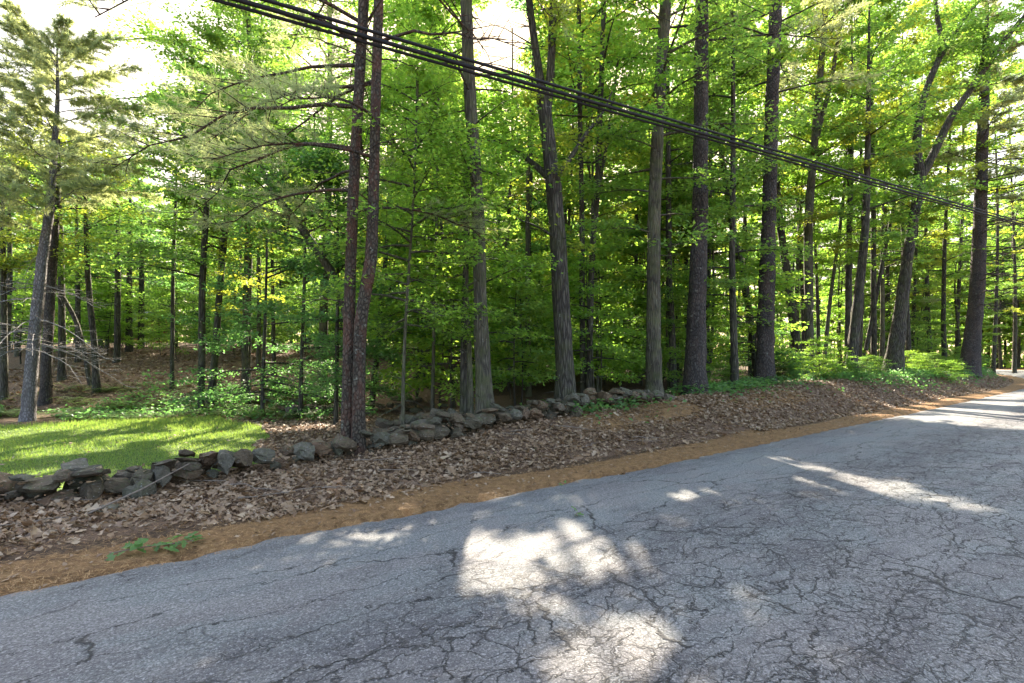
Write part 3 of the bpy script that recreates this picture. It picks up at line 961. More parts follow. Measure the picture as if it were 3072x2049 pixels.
BT('oak_tree', 'straight back trunk of a dark crossing pair on the right bank', 25.5, [(848, 372, 7), (848.5, 300, 6), (849, 247, 5.4), (851, 150, 4.6)], 19, 7, 2.8, 'bark_dark', 'leaf_bright', 26, 8, 30, .17, 62)
BT('maple_tree', 'slim dark stem with an offshoot, left of the broad forked oak', 27, [(874, 374, 6), (873.5, 300, 5), (873.5, 217, 4.6), (872, 120, 3.6)], 18, 8, 2.6, 'bark_dark', 'leaf_mid', 24, 8, 30, .18, 63,
   limbs=[LIMB(27, [(866, 350, 4), (874, 310, 3.4), (882, 265, 3.2), (889, 230, 3), (897, 190, 2)], 6)])
BT('oak_tree', 'broad based oak that forks into two bent dark limbs near the right edge', 25.3, [(892, 374, 20), (896, 345, 14), (901, 306, 11), (910, 239, 9), (917, 200, 9), (921, 172, 10)], None, 6, 2, 'bark_dark', 'leaf_mid', 10, 7, 30, .17, 64, sides=16,
   limbs=[LIMB(25.3, [(921, 178, 9), (917, 150, 7.5), (917, 130, 7), (924, 95, 6), (936, 65, 6), (943, 52, 6), (940, 30, 4.4), (934, 0, 3.6), (936, -60, 2)], 26),
          LIMB(25.3, [(941, 56, 5), (950, 40, 4), (962, 22, 3.4), (980, 0, 2.6), (996, -20, 1.5)], 14, 1),
          LIMB(25.3, [(922, 176, 8), (932, 158, 7.4), (942, 135, 7), (952, 114, 6.6), (976, 83, 6), (992, 58, 5.4), (1004, 40, 5), (1030, 10, 3.6), (1050, -20, 2)], 30, -1),
          LIMB(25.3, [(976, 83, 4), (983, 60, 3.4), (984, 40, 3), (988, 15, 2)], 10, -1)])
BT('oak_tree', 'dark trunk half hidden directly behind the wall end maple', 19, [(673, 394, 8), (672, 330, 7), (669, 276, 6), (668, 150, 5)], 17, 6, 2.8, 'bark_dark', 'leaf_mid', 26, 8, 30, .15, 65)
BT('maple_tree', 'black stem just left of the mossy maple, behind the wall', 12.5, [(464, 411, 8), (463.5, 340, 6.6), (466, 270, 6), (468, 200, 5)], 12, 4, 2.2, 'bark_dark', 'leaf_bright', 22, 8, 26, .12, 66)
BT('maple_tree', 'short pale stem touching the left side of the mossy maple', 12.0, [(471, 411, 6), (470, 360, 5), (467, 310, 4)], 6, 2.2, 1.7, 'bark_maple', 'leaf_bright', 18, 7, 22, .12, 67, lobes=True)
# leaning maple left of the twin pines
BT('maple_tree', 'maple leaning far to the left out of the thicket behind the twin pines', 14.2, [(352, 404, 12), (351, 350, 10), (347, 300, 9), (337, 280, 8.5), (326, 261, 8), (310, 239, 7.6), (297, 220, 7.2), (284, 207, 6.5), (272, 196, 6), (258, 165, 4.5), (250, 130, 3)], 8.6, 4.6, 2.6, 'bark_maple', 'leaf_mid', 34, 9, 30, .13, 68,
   limbs=[LIMB(14.2, [(316, 246, 4.5), (300, 240, 3.8), (284, 234, 3.2), (262, 228, 2.2), (240, 226, 1.2)], 14, -1)], bias=(0, .35))
# left woods
BT('oak_tree', 'dark double trunk left member at the fern edge, below the big maple crown', 17.5, [(201, 408, 6.5), (202, 340, 6.4), (202, 286, 6), (207, 200, 5.4), (212, 110, 4)], 10.4, 4.2, 3.2, 'bark_dark', 'leaf_mid', 40, 9, 32, .14, 69)
BT('maple_tree', 'tilted trunk right member of the dark pair at the fern edge', 18.5, [(210, 402, 8), (215, 360, 6.6), (219, 300, 6), (226, 220, 5.2), (238, 120, 4.2)], 12.5, 4.4, 3.4, 'bark_dark', 'leaf_mid', 42, 9, 32, .145, 70)
BT('maple_tree', 'thin straight stem in the leaf covered slope left of the dark pair', 20.5, [(172, 392, 4), (172.5, 320, 3.4), (173, 260, 3.2), (176, 200, 2.6)], 9.5, 4.6, 2.8, 'bark_dark', 'leaf_dark', 28, 8, 30, .15, 71)
BT('oak_tree', 'crooked trunk leaning left with a split pale scar above the ferns', 20, [(97, 398, 7), (95, 350, 5.6), (92, 320, 5.2), (88, 284, 4.8), (86, 230, 4)], 9.8, 5, 2.8, 'bark_dark', 'leaf_mid', 28, 8, 28, .15, 72)
BT('oak_tree', 'broad trunk close behind the white pine at the lawn edge', 18.5, [(45, 399, 10), (48, 340, 8.2), (51, 280, 8), (55, 217, 7), (58, 180, 5)], 9.8, 5.4, 2.6, 'bark_pine', 'leaf_oak', 26, 8, 28, .14, 73)
BT('oak_tree', 'dark trunk at the foot of the brown slope, right of the white pine', 22, [(62, 382, 7), (62, 330, 6), (61, 250, 5)], 9.5, 5.4, 2.6, 'bark_dark', 'leaf_mid', 24, 8, 28, .16, 74)
BT('oak_tree', 'lone dark trunk on top of the brown leaf slope', 26, [(117, 368, 6), (117.5, 320, 5.2), (118, 250, 4.8)], 11, 6, 3, 'bark_dark', 'leaf_dark', 26, 8, 28, .17, 75)
BT('oak_tree', 'thin dark trunk on the slope crest left of the lone dark trunk', 26, [(78, 370, 5), (78, 300, 4.2), (77, 250, 3.6)], 11, 6, 2.8, 'bark_dark', 'leaf_mid', 24, 8, 28, .17, 76)
BT('oak_tree', 'dark trunk just left of the far red house', 29, [(129, 352, 6), (129, 300, 5.2), (130, 240, 4.4)], 13, 6.5, 3.2, 'bark_dark', 'leaf_dark', 26, 8, 28, .18, 77)
BT('oak_tree', 'dark trunk in front of the far red house', 30.5, [(141, 347, 5.6), (141.5, 300, 5), (142, 240, 4)], 13, 6.8, 3.2, 'bark_dark', 'leaf_mid', 26, 8, 28, .18, 78)
BT('maple_tree', 'slanting thin tree crossing behind the white pine', 21, [(92, 352, 4.5), (78, 322, 4), (66, 300, 3.6), (54, 284, 3.4), (40, 262, 2.6)], 7.5, 5, 1.8, 'bark_dark', 'leaf_mid', 16, 7, 26, .15, 79)
BT('oak_tree', 'dark trunk at the left picture border behind the white pine', 19, [(4, 394, 6.5), (4, 330, 5.4), (3, 260, 5)], 9.2, 5, 2.8, 'bark_dark', 'leaf_oak', 26, 8, 28, .15, 80)
# the bright young maple right of the twin pines, and the leafy thicket left of them
BT('young_maple', 'bright green young maple filling the space just right of the twin pines', 10.6, [(402, 420, 4), (404, 350, 3.2), (408, 280, 3), (414, 200, 2.2)], 7.6, 2.4, 1.9, 'bark_maple', 'leaf_bright', 46, 9, 22, .115, 81, lobes=True, el=(-.05, .5))
BT('young_maple', 'tall sunlit young maple between the bright young maple and the mossy trunk', 13.5, [(432, 408, 4), (434, 330, 3.2), (436, 250, 3), (438, 150, 2.4)], 11.5, 3, 2.4, 'bark_maple', 'leaf_bright', 44, 9, 26, .13, 82)
BT('young_maple', 'dark leafy young maple over the old tree stump', 16.2, [(300, 408, 4.5), (302, 350, 3.6), (304, 300, 3), (305, 250, 2.4)], 6.6, .7, 2.9, 'bark_dark', 'leaf_dark', 54, 9, 30, .13, 83, el=(-.15, .5), cull='road')
BT('young_maple', 'dark leafy bush-like maple between the stump and the fern patch', 16.8, [(262, 410, 4), (264, 350, 3.4), (266, 300, 2.6)], 5.8, .5, 2.7, 'bark_dark', 'leaf_dark', 50, 9, 30, .13, 84, el=(-.15, .5), cull='road')
BT('young_maple', 'deep green young maple rising directly behind the twin pines', 15.0, [(336, 406, 4.5), (337, 340, 3.6), (338, 280, 3), (338, 220, 2.4)], 7.6, .9, 2.7, 'bark_dark', 'leaf_dark', 52, 9, 30, .125, 85, el=(-.15, .5), cull='road')
BT('maple_tree', 'tall maple whose left branches reach into the open white sky', 19.5, [(246, 404, 9), (247, 300, 8), (250, 200, 7), (250, 90, 5), (248, 0, 4)], 18.5, 6, 2.7, 'bark_maple', 'leaf_mid', 48, 9, 32, .15, 86, bias=(PI, .1),
   limbs=[LIMB(19.5, [(250, 95, 4), (220, 96, 3.2), (190, 98, 2.6), (160, 96, 2), (128, 98, 1.2), (112, 100, .8)], 3), LIMB(19.5, [(250, 60, 4), (215, 55, 3), (180, 44, 2.4), (150, 38, 1.6), (122, 40, .9)], 16)])
BT('maple_tree', 'tall maple filling the sky behind the twin pines', 21.5, [(322, 400, 9), (324, 300, 8), (328, 200, 7), (330, 90, 5), (330, 0, 4)], 20, 6, 4.2, 'bark_maple', 'leaf_mid', 48, 9, 32, .155, 87)

# ---- the rest of the woods: trees nobody could name one by one
placed = []
for o in COL.objects:
    if o.parent is None and o.get('category') == 'tree':
        placed.append((o.location.x, o.location.y))


def cap_height(px, Y):
    """tree tops at the left stay under the open sky"""
    row = np.interp(px, [-200, 60, 120, 200, 235, 260], [165, 150, 150, 140, 60, -500])
    return EYE + (HZ - row) / F * Y


ZONES = ((20, 'left of the white pine'), (75, 'around the white pine'), (165, 'on the brown leaf slope'), (235, 'around the dark double trunk'), (345, 'beyond the leafy thicket over the stump'),
         (470, 'between the twin pines and the mossy maple'), (556, 'between the mossy maple and the forked oak'), (652, 'between the forked oak and lichen spotted maple'),
         (697, 'behind the end of the stone wall'), (767, 'between the two biggest roadside pines'), (845, 'right of the straight grey pine'), (900, 'around the dark crossing pair'),
         (970, 'between the broad oak and huge grey pine'), (9e9, 'right of the huge grey pine'))


def name_it(o, what, plural, cat, X, Y):
    """which one it is, told by its neighbours and its depth in the wood"""
    px = CX + F * X / Y
    z = next(t for a, t in ZONES if px < a)
    dep = 'front' if Y < 20 else ('middle' if Y < 30 else ('back' if Y < 50 else ('far' if Y < 70 else 'farthest')))
    tag(o, f'{what} in the {dep} rows, {z}', cat, f'{plural} in the {dep} rows {z}')


rf = np.random.default_rng(77)
n_fill = 0
tries = 0
while n_fill < 66 and tries < 20000:
    tries += 1
    px = rf.uniform(-40, 1015)
    Y = rf.uniform(14, 35 if px < 700 else 41)
    X = (px - CX) / F * Y
    s_, d_ = [float(v) for v in sd_of(X, Y)]
    if d_ < 5.5 or (px < 235 and Y < 22) or (px < 400 and Y < 17):
        continue
    if min((X - a) ** 2 + (Y - b) ** 2 for a, b in placed) < (2.0 if px > 235 else 2.6) ** 2:
        continue
    if blocks_sun(X, Y, 16, .25, .2) and rf.random() < .93:
        continue
    placed.append((X, Y))
    n_fill += 1
    top = min(rf.uniform(14, 22), cap_height(px, Y) - .5)
    if top < 6:
        continue
    gz = g1(X, Y)
    rb = rf.uniform(.06, .16)
    lean = rf.normal(size=2) * .03
    zz = np.linspace(0, 1, 7)
    path = np.stack([X + lean[0] * zz * top + .12 * np.sin(zz * 5 + n_fill), Y + lean[1] * zz * top, gz - .15 + zz * (top - gz)], 1)
    rads = rb * (1 - .8 * zz)
    ft = make_tree('forest_tree', 'tree', 'x', path, rads, M['bark_dark' if rf.random() < .7 else 'bark_maple'],
              M[['leaf_mid', 'leaf_bright', 'leaf_mid', 'leaf_oak', 'leaf_dark'][n_fill % 5]], max(2.5, top * rf.uniform(.22, .45)), top, rf.uniform(2.0, 3.0), 24, 8, 24, (.15 + .002 * (Y - 14)) * rf.uniform(.75, 1.3), 8,
              seed=300 + n_fill, twigs=False)
    name_it(ft, 'slender tree', 'slender trees', 'tree', X, Y)

for q, (px, Y, top, h0, rad_, lf_) in enumerate(((858, 31, 23, 9, 3.6, 'leaf_bright'), (884, 35, 25, 9, 3.8, 'leaf_mid'), (905, 31, 23, 8, 3.8, 'leaf_oak'), (930, 36, 26, 8, 4, 'leaf_mid'), (948, 33, 24, 7, 3.6, 'leaf_bright'), (960, 40, 27, 7, 4.2, 'leaf_mid'),
                                            (994, 41, 26, 6, 4.2, 'leaf_oak'), (1012, 44, 27, 6, 4.4, 'leaf_mid'), (800, 30, 23, 9, 3.6, 'leaf_mid'), (750, 29, 22, 9, 3.4, 'leaf_bright'))):
    X = (px - CX) / F * Y
    gz = g1(X, Y)
    zz = np.linspace(0, 1, 7)
    path = np.stack([X + .3 * np.sin(zz * 4 + q), Y + 0 * zz, gz - .15 + zz * (top - gz)], 1)
    ft = make_tree('forest_tree', 'tree', 'x', path, .15 * (1 - .8 * zz), M['bark_dark'], M[lf_], h0, top, rad_, 40, 9, 30, .19, 8, seed=800 + q, twigs=False)
    name_it(ft, 'tall full crowned tree', 'tall full crowned trees', 'tree', X, Y)
    placed.append((X, Y))

# far trees: three built, the rest copies
protos = []
for q in range(4):
    path = np.array([(.15 * math.sin(z * .4 + q), .1 * math.sin(z * .3 + 2 * q), z) for z in np.linspace(-.15, 17, 9)])
    protos.append(make_tree('far_tree', 'tree', 'x', path, np.linspace(.17, .02, 9), M['bark_dark'], M[['leaf_mid', 'leaf_bright', 'leaf_oak', 'leaf_mid'][q]], 3.0 + q, 17, 3.3, 34, 8, 26, .24, 7, seed=500 + q, cull=False, twigs=False))
first = [True] * 4
n = tries = 0
far = []
while n < 170 and tries < 20000:
    tries += 1
    Y = rf.uniform(38, 95)
    px = rf.uniform(-60, 1120)
    X = (px - CX) / F * Y
    s_, d_ = [float(v) for v in sd_of(X, Y)]
    if -8.5 < d_ < 3.5 or (d_ < 0 and s_ < 46):
        continue
    if far and min((X - a) ** 2 + (Y - b) ** 2 for a, b in far) < 3.2 ** 2:
        continue
    # an open view to the red house on the hill
    if abs(px - 145) < 16 and Y < 66:
        continue
    hh = min(rf.uniform(15, 21), cap_height(px, Y) - 1)
    hh = min(hh, max(9.5, (Y - 24) * .64) + rf.uniform(-1, 1))          # tops cut along the sun's slope so sunlight gets into the woods
    if blocks_sun(X, Y, hh, 3.2, .25):
        continue
    far.append((X, Y))
    q = n % 4
    o = protos[q] if first[q] else copy_tree(protos[q])
    first[q] = False
    h = hh
    k_ = max(.35, h / 17)
    o.location = (X, Y, g1(X, Y))
    o.rotation_euler = (0, 0, rf.uniform(0, 6.28))
    o.scale = (max(k_, .8), max(k_, .8), k_)
    name_it(o, 'small distant tree', 'distant trees', 'tree', X, Y)
    n += 1

# saplings and low shrubs of the understorey
sap = []
for q in range(5):
    top = [3.2, 4.4, 2.6, 5.4, 3.6][q]
    path = np.array([(.1 * math.sin(z + q), .08 * math.sin(z * .8 + 2 * q), z) for z in np.linspace(-.15, top, 7)])
    sap.append(make_tree('sapling', 'sapling', 'x', path, np.linspace(.026, .006, 7), M['bark_dark'], M[['leaf_mid', 'leaf_bright', 'leaf_dark', 'leaf_mid', 'leaf_bright'][q]], .7, top, 1.35, 22, 7, 18, .115, 6, seed=600 + q, cull=False,
                         el=(-.05, .4), twigs=False))
first = [True] * 5
n = tries = 0
sp = []
while n < 135 and tries < 20000:
    tries += 1
    Y = rf.uniform(13.2, 38)
    px = rf.uniform(-20, 1006)
    X = (px - CX) / F * Y
    s_, d_ = [float(v) for v in sd_of(X, Y)]
    if d_ < 4.6 or (px < 240 and Y < 21) or (px < 400 and Y < 17.5) or (Y < 26 and 60 < px < 235 and rf.random() < .8):
        continue
    if sp and min((X - a) ** 2 + (Y - b) ** 2 for a, b in sp) < 1.1 ** 2:
        continue
    if blocks_sun(X, Y, 4.5, 1.4, .1):
        continue
    sp.append((X, Y))
    q = n % 5
    o = sap[q] if first[q] else copy_tree(sap[q])
    first[q] = False
    o.location = (X, Y, g1(X, Y))
    o.rotation_euler = (0, 0, rf.uniform(0, 6.28))
    k_ = rf.uniform(.75, 1.35)
    o.scale = (k_, k_, k_)
    name_it(o, ('green leafy sapling', 'bright leafy sapling', 'dark leafy sapling', 'tall leafy sapling', 'light green sapling')[q], 'saplings', 'sapling', X, Y)
    n += 1

# tall thin poles with a small crown
poles = []
for q in range(3):
    top = [9.5, 12.0, 8.0][q]
    path = np.array([(.16 * math.sin(z * .5 + q), .12 * math.sin(z * .6 + 2 * q), z) for z in np.linspace(-.15, top, 8)])
    poles.append(make_tree('pole_tree', 'tree', 'x', path, np.linspace(.055, .01, 8), M[['bark_dark', 'bark_maple', 'bark_dark'][q]], M[['leaf_bright', 'leaf_mid', 'leaf_oak'][q]], top * .5, top, 1.5, 16, 6, 16, .15, 7, seed=700 + q, cull=False, twigs=False))
first = [True] * 3
n = tries = 0
pl = []
while n < 95 and tries < 20000:
    tries += 1
    Y = rf.uniform(13.5, 40)
    px = rf.uniform(-20, 1006)
    X = (px - CX) / F * Y
    s_, d_ = [float(v) for v in sd_of(X, Y)]
    if d_ < 5.0 or (px < 240 and Y < 23) or (px < 400 and Y < 18) or (px < 235 and rf.random() < .4):
        continue
    if pl and min((X - a) ** 2 + (Y - b) ** 2 for a, b in pl) < .9 ** 2:
        continue
    if blocks_sun(X, Y, 14, 2.1, .28):
        continue
    pl.append((X, Y))
    q = n % 3
    o = poles[q] if first[q] else copy_tree(poles[q])
    first[q] = False
    o.location = (X, Y, g1(X, Y))
    o.rotation_euler = (rf.normal() * .04, rf.normal() * .04, rf.uniform(0, 6.28))
    k_ = rf.uniform(.7, 1.2)
    o.scale = (k_, k_, k_)
    name_it(o, 'pole thin tree', 'pole thin trees', 'tree', X, Y)
    n += 1
# trees round the bend of the road
n = 0
while n < 18:
    Y = rf.uniform(42, 78)
    px = rf.uniform(925, 1075)
    X = (px - CX) / F * Y
    s_, d_ = [float(v) for v in sd_of(X, Y)]
    if -8.5 < d_ < 4 or min((X - a) ** 2 + (Y - b) ** 2 for a, b in far) < 2.2 ** 2:
        continue
    far.append((X, Y))
    o = copy_tree(protos[n % 4])
    o.location = (X, Y, g1(X, Y))
    o.rotation_euler = (0, 0, rf.uniform(0, 6.28))
    k_ = rf.uniform(1.0, 1.4)
    o.scale = (k_, k_, k_ * 1.05)
    tag(o, 'tall distant broadleaf tree where the road bends out of sight', 'tree', 'trees round the road bend')
    n += 1
n = 0
while n < 38:
    s_ = 13.5 + 38 * rf.random()
    x, y = [float(v) for v in xy_of(s_, rf.normal(4.3 - 1.2 * float(smooth(16, 30, s_)), .5))]
    if min((x - a) ** 2 + (y - b) ** 2 for a, b in placed) < .35:
        continue
    o = copy_tree(sap[n % 5])
    o.name = 'low_shrub'
    o.location = (x, y, g1(x, y) - .1)
    o.rotation_euler = (0, 0, rf.uniform(0, 6.28))
    k_ = rf.uniform(.3, .6)
    o.scale = (k_ * 1.1, k_ * 1.1, k_ * rf.uniform(.45, .85))
    tag(o, 'low leafy shrub on the bank, ' + ('below the thickest pine', 'below the straight grey pine', 'near the dark crossing pair', 'near the broad forked oak', 'near the huge grey pine')[min(4, int((s_ - 13.5) / 6.5))], 'shrub', 'low shrubs on the bank %d' % min(4, int((s_ - 13.5) / 6.5)))
    n += 1

# far-off wood closing the view, one mass of leaves
mb = MB()
n = 42000
a = rf.uniform(R(-56), R(56), n)
rr_ = rf.uniform(84, 118, n)
X, Y = np.sin(a) * rr_, np.cos(a) * rr_
pxs = CX + F * X / Y
s_, d_ = sd_of(X, Y)
top = np.minimum(13 + 3 * wob(X, Y, .12, 3) + 2 * wob(X, Y, .4, 5), cap_height(pxs, Y) - 2)
Z = ground(X, Y) + rf.random(n) ** 1.1 * np.maximum(top, 2)
ok = (d_ > 3) | (d_ < -9)
c = np.stack([X, Y, Z], 1)[ok]
m_ = len(c)
leaf_faces(mb, c, rf.normal(size=(m_, 3)), np.array([0, 0, 1.0]) + rf.normal(size=(m_, 3)) * .7, rf.uniform(.5, 1.1, m_), .4)
tag(link('far_woods', mb.mesh('far_woods', M['leaf_mid'])), 'hazy green mass of the far woods closing the view', 'woods', kind='stuff')

# ------------------------------------------------------------------ dry stone walls
stone_meshes = []
rs = np.random.default_rng(8)
for q in range(16):
    g = np.linspace(-1, 1, 4)
    mb = MB()
    pts, idx = [], {}
    faces = []
    for ax in range(3):
        for sg in (-1, 1):
            for u in range(3):
                for v in range(3):
                    f = []
                    for du, dv in ((0, 0), (1, 0), (1, 1), (0, 1)):
                        p = [0, 0, 0]
                        p[ax] = sg
                        p[(ax + 1) % 3] = g[u + du]
                        p[(ax + 2) % 3] = g[v + dv]
                        key = tuple(round(x, 3) for x in p)
                        if key not in idx:
                            idx[key] = len(pts)
                            pts.append(p)
                        f.append(idx[key])
                    faces.append(f if sg > 0 else f[::-1])
    P = np.array(pts, float)
    k_ = rs.uniform(.25, .6) if q < 10 else rs.uniform(.6, .95)
    sph = P / np.linalg.norm(P, axis=1)[:, None] * 1.2
    P = P * (1 - k_) + sph * k_
    for _ in range(rs.integers(4, 8)):          # broken faces
        nv = rs.normal(size=3)
        nv /= np.linalg.norm(nv)
        dcut = rs.uniform(.62, .95)
        ov = P @ nv - dcut
        P -= np.where(ov > 0, ov, 0)[:, None] * nv
    P += rs.normal(size=P.shape) * .085
    P /= np.abs(P).max(0)
    mb.add(P * .5, faces)
    stone_meshes.append(mb.mesh('stone', M['stone'], False))


def put_stone(parent, x, y, z, l, dp, h, rz, tilt=(0, 0), kind=None, base=(0, 0, 0)):
    me = stone_meshes[kind if kind is not None else rs.integers(0, 16)]
    o = link('stone', me, parent)
    o.location = (x - base[0], y - base[1], z - base[2])
    o.rotation_euler = (tilt[0], tilt[1], rz)
    o.scale = (l, dp, h)
    return o


def dry_wall(label, dline, s_from, s_to, height, base_sd, rough=1.0):
    bx, by = [float(v) for v in xy_of(*base_sd)]
    base = (bx, by, g1(bx, by))
    root = link('stone_wall', None, loc=base)
    tag(root, label, 'wall')
    n = 0
    for q in range(130):                      # small stones wedged between and spilled at the foot
        sm = rs.uniform(s_from, s_to)
        x, y = [float(v) for v in xy_of(sm, dline(sm) + rs.uniform(-.12, .4))]
        k_ = rs.uniform(.1, .24)
        put_stone(root, x, y, g1(x, y) + rs.uniform(-.02, max(.02, height(sm) * .55)), k_ * 1.3, k_, k_ * .8, rs.uniform(0, 3), (rs.normal() * .3, rs.normal() * .3), None, base)
    for row in (0, 1):                        # two faces of the wall, front and back
        zoff = {}
        s = s_from
        course_top = {}
        for course in range(5):
            s = s_from + rs.uniform(0, .3)
            while s < s_to:
                hh = height(s) * (1 if row == 0 else .8)
                if course == 0:
                    l = rs.uniform(.2, .42)
                    h = rs.uniform(.14, .23)
                else:
                    l = rs.uniform(.12, .34)
                    h = rs.uniform(.06, .14)
                if s < 1.2 and rs.random() < .2:                # long flat slabs at the left end
                    l *= 1.3
                    h *= .72
                if course >= 2 and rs.random() < .35 or (row == 1 and course == 3):
                    s += l
                    continue
                sm = s + l / 2
                key = round(sm * 4)
                z0 = max(course_top.get(key - 1, 0), course_top.get(key, 0), course_top.get(key + 1, 0)) * .5 + course_top.get(key, 0) * .5
                if z0 + h * .6 > hh or (course >= 2 and min(course_top.get(key - 1, 0), course_top.get(key + 1, 0)) < .6 * z0):
                    s += l * .8
                    continue
                d = dline(sm) + (.0 if row == 0 else .34) + rs.normal() * .05 * rough + course * .03
                x, y = [float(v) for v in xy_of(sm, d)]
                gz = g1(x, y) - .06
                kd = int(rs.integers(5, 16))
                put_stone(root, x, y, gz + z0 * .95 + h * .46, l * 1.14, rs.uniform(.32, .48), h * (1.4 if course == 0 else 1.2), math.atan2(U2[1], U2[0]) + rs.normal() * .2 * rough,
                          (rs.normal() * .14 * rough, rs.normal() * .14 * rough), kd, base)
                n += 1
                for kk in range(round(s * 4), round((s + l) * 4) + 1):
                    course_top[kk] = z0 + h * .92
                s += l * rs.uniform(.93, 1.04)
    return root, n


def d_front(s):
    return np.interp(s, [-8, -1, 3, 6.3, 11], [2.75, 2.95, 3.3, 3.2, 3.35])


def h_front(s):
    return float(np.interp(s, [-5, -2, 0, 3, 5, 8, 10, 11.4, 12], [.38, .42, .44, .38, .48, .52, .48, .36, .14])) + .1 * math.sin(s * 3.1) * math.sin(s * 1.7)


_, n1 = dry_wall('low tumbledown dry stone wall running along the road verge', d_front, -5.5, 11.8, h_front, (3, 3.3))


def back_line(s):
    return 11.2 + 0 * s


# an older wall at the back of the leaf covered clearing
def wall_back():
    base = (-4.8, 17.6, g1(-4.8, 17.6))
    root = link('stone_wall', None, loc=base)
    tag(root, 'dark ruined stone wall behind the leaf covered clearing', 'wall')
    for row in range(3):
        x = -7.9
        while x < -2.4:
            l = rs.uniform(.25, .5)
            h = rs.uniform(.14, .24)
            y = 17.6 + .12 * (x + 5) + rs.normal() * .08 + row * .06
            if row < 2 or rs.random() < .5:
                put_stone(root, x + l / 2, y, g1(x, y) + .06 + row * .18, l, rs.uniform(.3, .45), h, rs.normal() * .3, (rs.normal() * .15, rs.normal() * .15), None, base)
            x += l * .98
    return root


wall_back()


def wall_cross():
    """wall remains that run back from the maple into the woods"""
    base = (-2.2, 11.0, g1(-2.2, 11.0))
    root = link('stone_wall', None, loc=base)
    tag(root, 'short heap of dark mossy wall stones between the twin pines and the mossy maple', 'wall')
    for q in range(26):
        x = -2.25 + rs.uniform(-.75, 1.1)
        y = 11.0 + .15 * (x + 2) + rs.normal() * .2
        put_stone(root, x, y, g1(x, y) + rs.uniform(.04, .34), rs.uniform(.28, .5), rs.uniform(.25, .4), rs.uniform(.15, .26), rs.uniform(0, 3), (rs.normal() * .2, rs.normal() * .2), None, base)


wall_cross()

# single stones lying on the verge
for (px, py, l, dp, h, lab) in ((106, 510, .5, .3, .06, 'flat grey stone sunk in the dead leaves in front of the wall'), (714, 422, .55, .4, .16, 'dark half buried stone on the orange needle bank'),
                                (384, 447, .3, .26, .22, 'rounded mossy stone fallen in front of the twin pines'), (575, 418, .32, .3, .3, 'upright mossy stone on the bank below the forked oak'),
                                (140, 497, .36, .3, .3, 'pale egg shaped boulder leaning on the front of the low wall')):
    Y = F * EYE / (py - HZ)
    for _ in range(12):
        x = (px - CX) / F * Y
        Y = F * (EYE - g1(x, Y)) / (py - HZ)
    o = link('stone', stone_meshes[11 + int(rs.integers(0, 5))])
    x = (px - CX) / F * Y
    o.location = (x, Y, g1(x, Y) + h * .25)
    o.scale = (l, dp, h)
    o.rotation_euler = (rs.normal() * .1, rs.normal() * .1, rs.uniform(0, 3))
    tag(o, lab, 'stone')

# stump
mb = MB()
sx, sy = px_dir(292, 400, 16.6)[:2]
sz = g1(sx, sy)
zz = np.array([-.1, 0, .1, .2, .32, .40])
mb.tube(np.stack([sx + zz * .05, sy + zz * 0, sz + zz], 1), np.array([.34, .29, .24, .21, .2, .19]), 14, .1, cap=True, r=rs)
st = link('tree_stump', mb.mesh('tree_stump', M['stump'], False))
tag(st, 'rotten grey tree stump at the edge of the leaf covered clearing', 'stump')

# ------------------------------------------------------------------ ground cover
rl = np.random.default_rng(19)


def dead_leaves(n, s0, s1, d0, d1, size, pw=1.0):
    s = s0 + (s1 - s0) * rl.random(n) ** pw
    d = rl.uniform(d0, d1, n)
    return xy_of(s, d), size * rl.uniform(.6, 1.25, n)


mb = MB()


def strew(x, y, L, tilt=.45, lift=.03, lobed=False):
    n = len(x)
    c = np.stack([x, y, ground(x, y) + rl.uniform(0, lift, n)], 1)
    a = rl.uniform(0, 6.283, n)
    dr = np.stack([np.cos(a), np.sin(a), rl.normal(size=n) * .35], 1)
    nm = np.array([0, 0, 1.0]) + rl.normal(size=(n, 3)) * tilt
    dr /= np.linalg.norm(dr, axis=1)[:, None]
    sd = np.cross(dr, nm)
    sd /= np.linalg.norm(sd, axis=1)[:, None]
    up = np.cross(sd, dr)
    L = L[:, None]
    cu = rl.uniform(-.1, .35, n)[:, None] * L
    w = rl.uniform(.2, .36, n)[:, None] * L
    if lobed:
        a_, b_ = rl.uniform(.7, 1.25, n)[:, None], rl.uniform(.7, 1.25, n)[:, None]
        v = np.stack([c - dr * .5 * L, c - dr * .12 * L + sd * w * a_ + up * cu, c + dr * .05 * L + sd * w * .42 + up * cu * .4, c + dr * .27 * L + sd * w * b_ + up * cu, c + dr * .55 * L + up * cu * .6,
                      c + dr * .22 * L - sd * w * a_ + up * cu, c + dr * .02 * L - sd * w * .42 + up * cu * .4, c - dr * .15 * L - sd * w * b_ + up * cu], 1)
        b = np.arange(n)[:, None, None] * 8
        mb.add(v.reshape(-1, 3), (b + np.array([[0, 1, 2], [2, 3, 4], [0, 2, 6], [2, 4, 6], [4, 5, 6], [6, 7, 0]])[None]).reshape(-1, 3))
        return
    j1, j2 = rl.uniform(.4, 1.2, n)[:, None], rl.uniform(.4, 1.2, n)[:, None]
    v = np.stack([c - dr * .5 * L, c - dr * .1 * L + sd * w * j1 + up * cu, c + dr * .22 * L + sd * w * j2 + up * cu * .7, c + dr * .55 * L + up * cu * .5,
                  c + dr * .18 * L - sd * w * j1 + up * cu, c - dr * .14 * L - sd * w * j2 + up * cu * .8], 1)
    b = np.arange(n)[:, None, None] * 6
    mb.add(v.reshape(-1, 3), (b + np.array([[0, 1, 5], [1, 2, 5], [2, 4, 5], [2, 3, 4]])[None]).reshape(-1, 3))


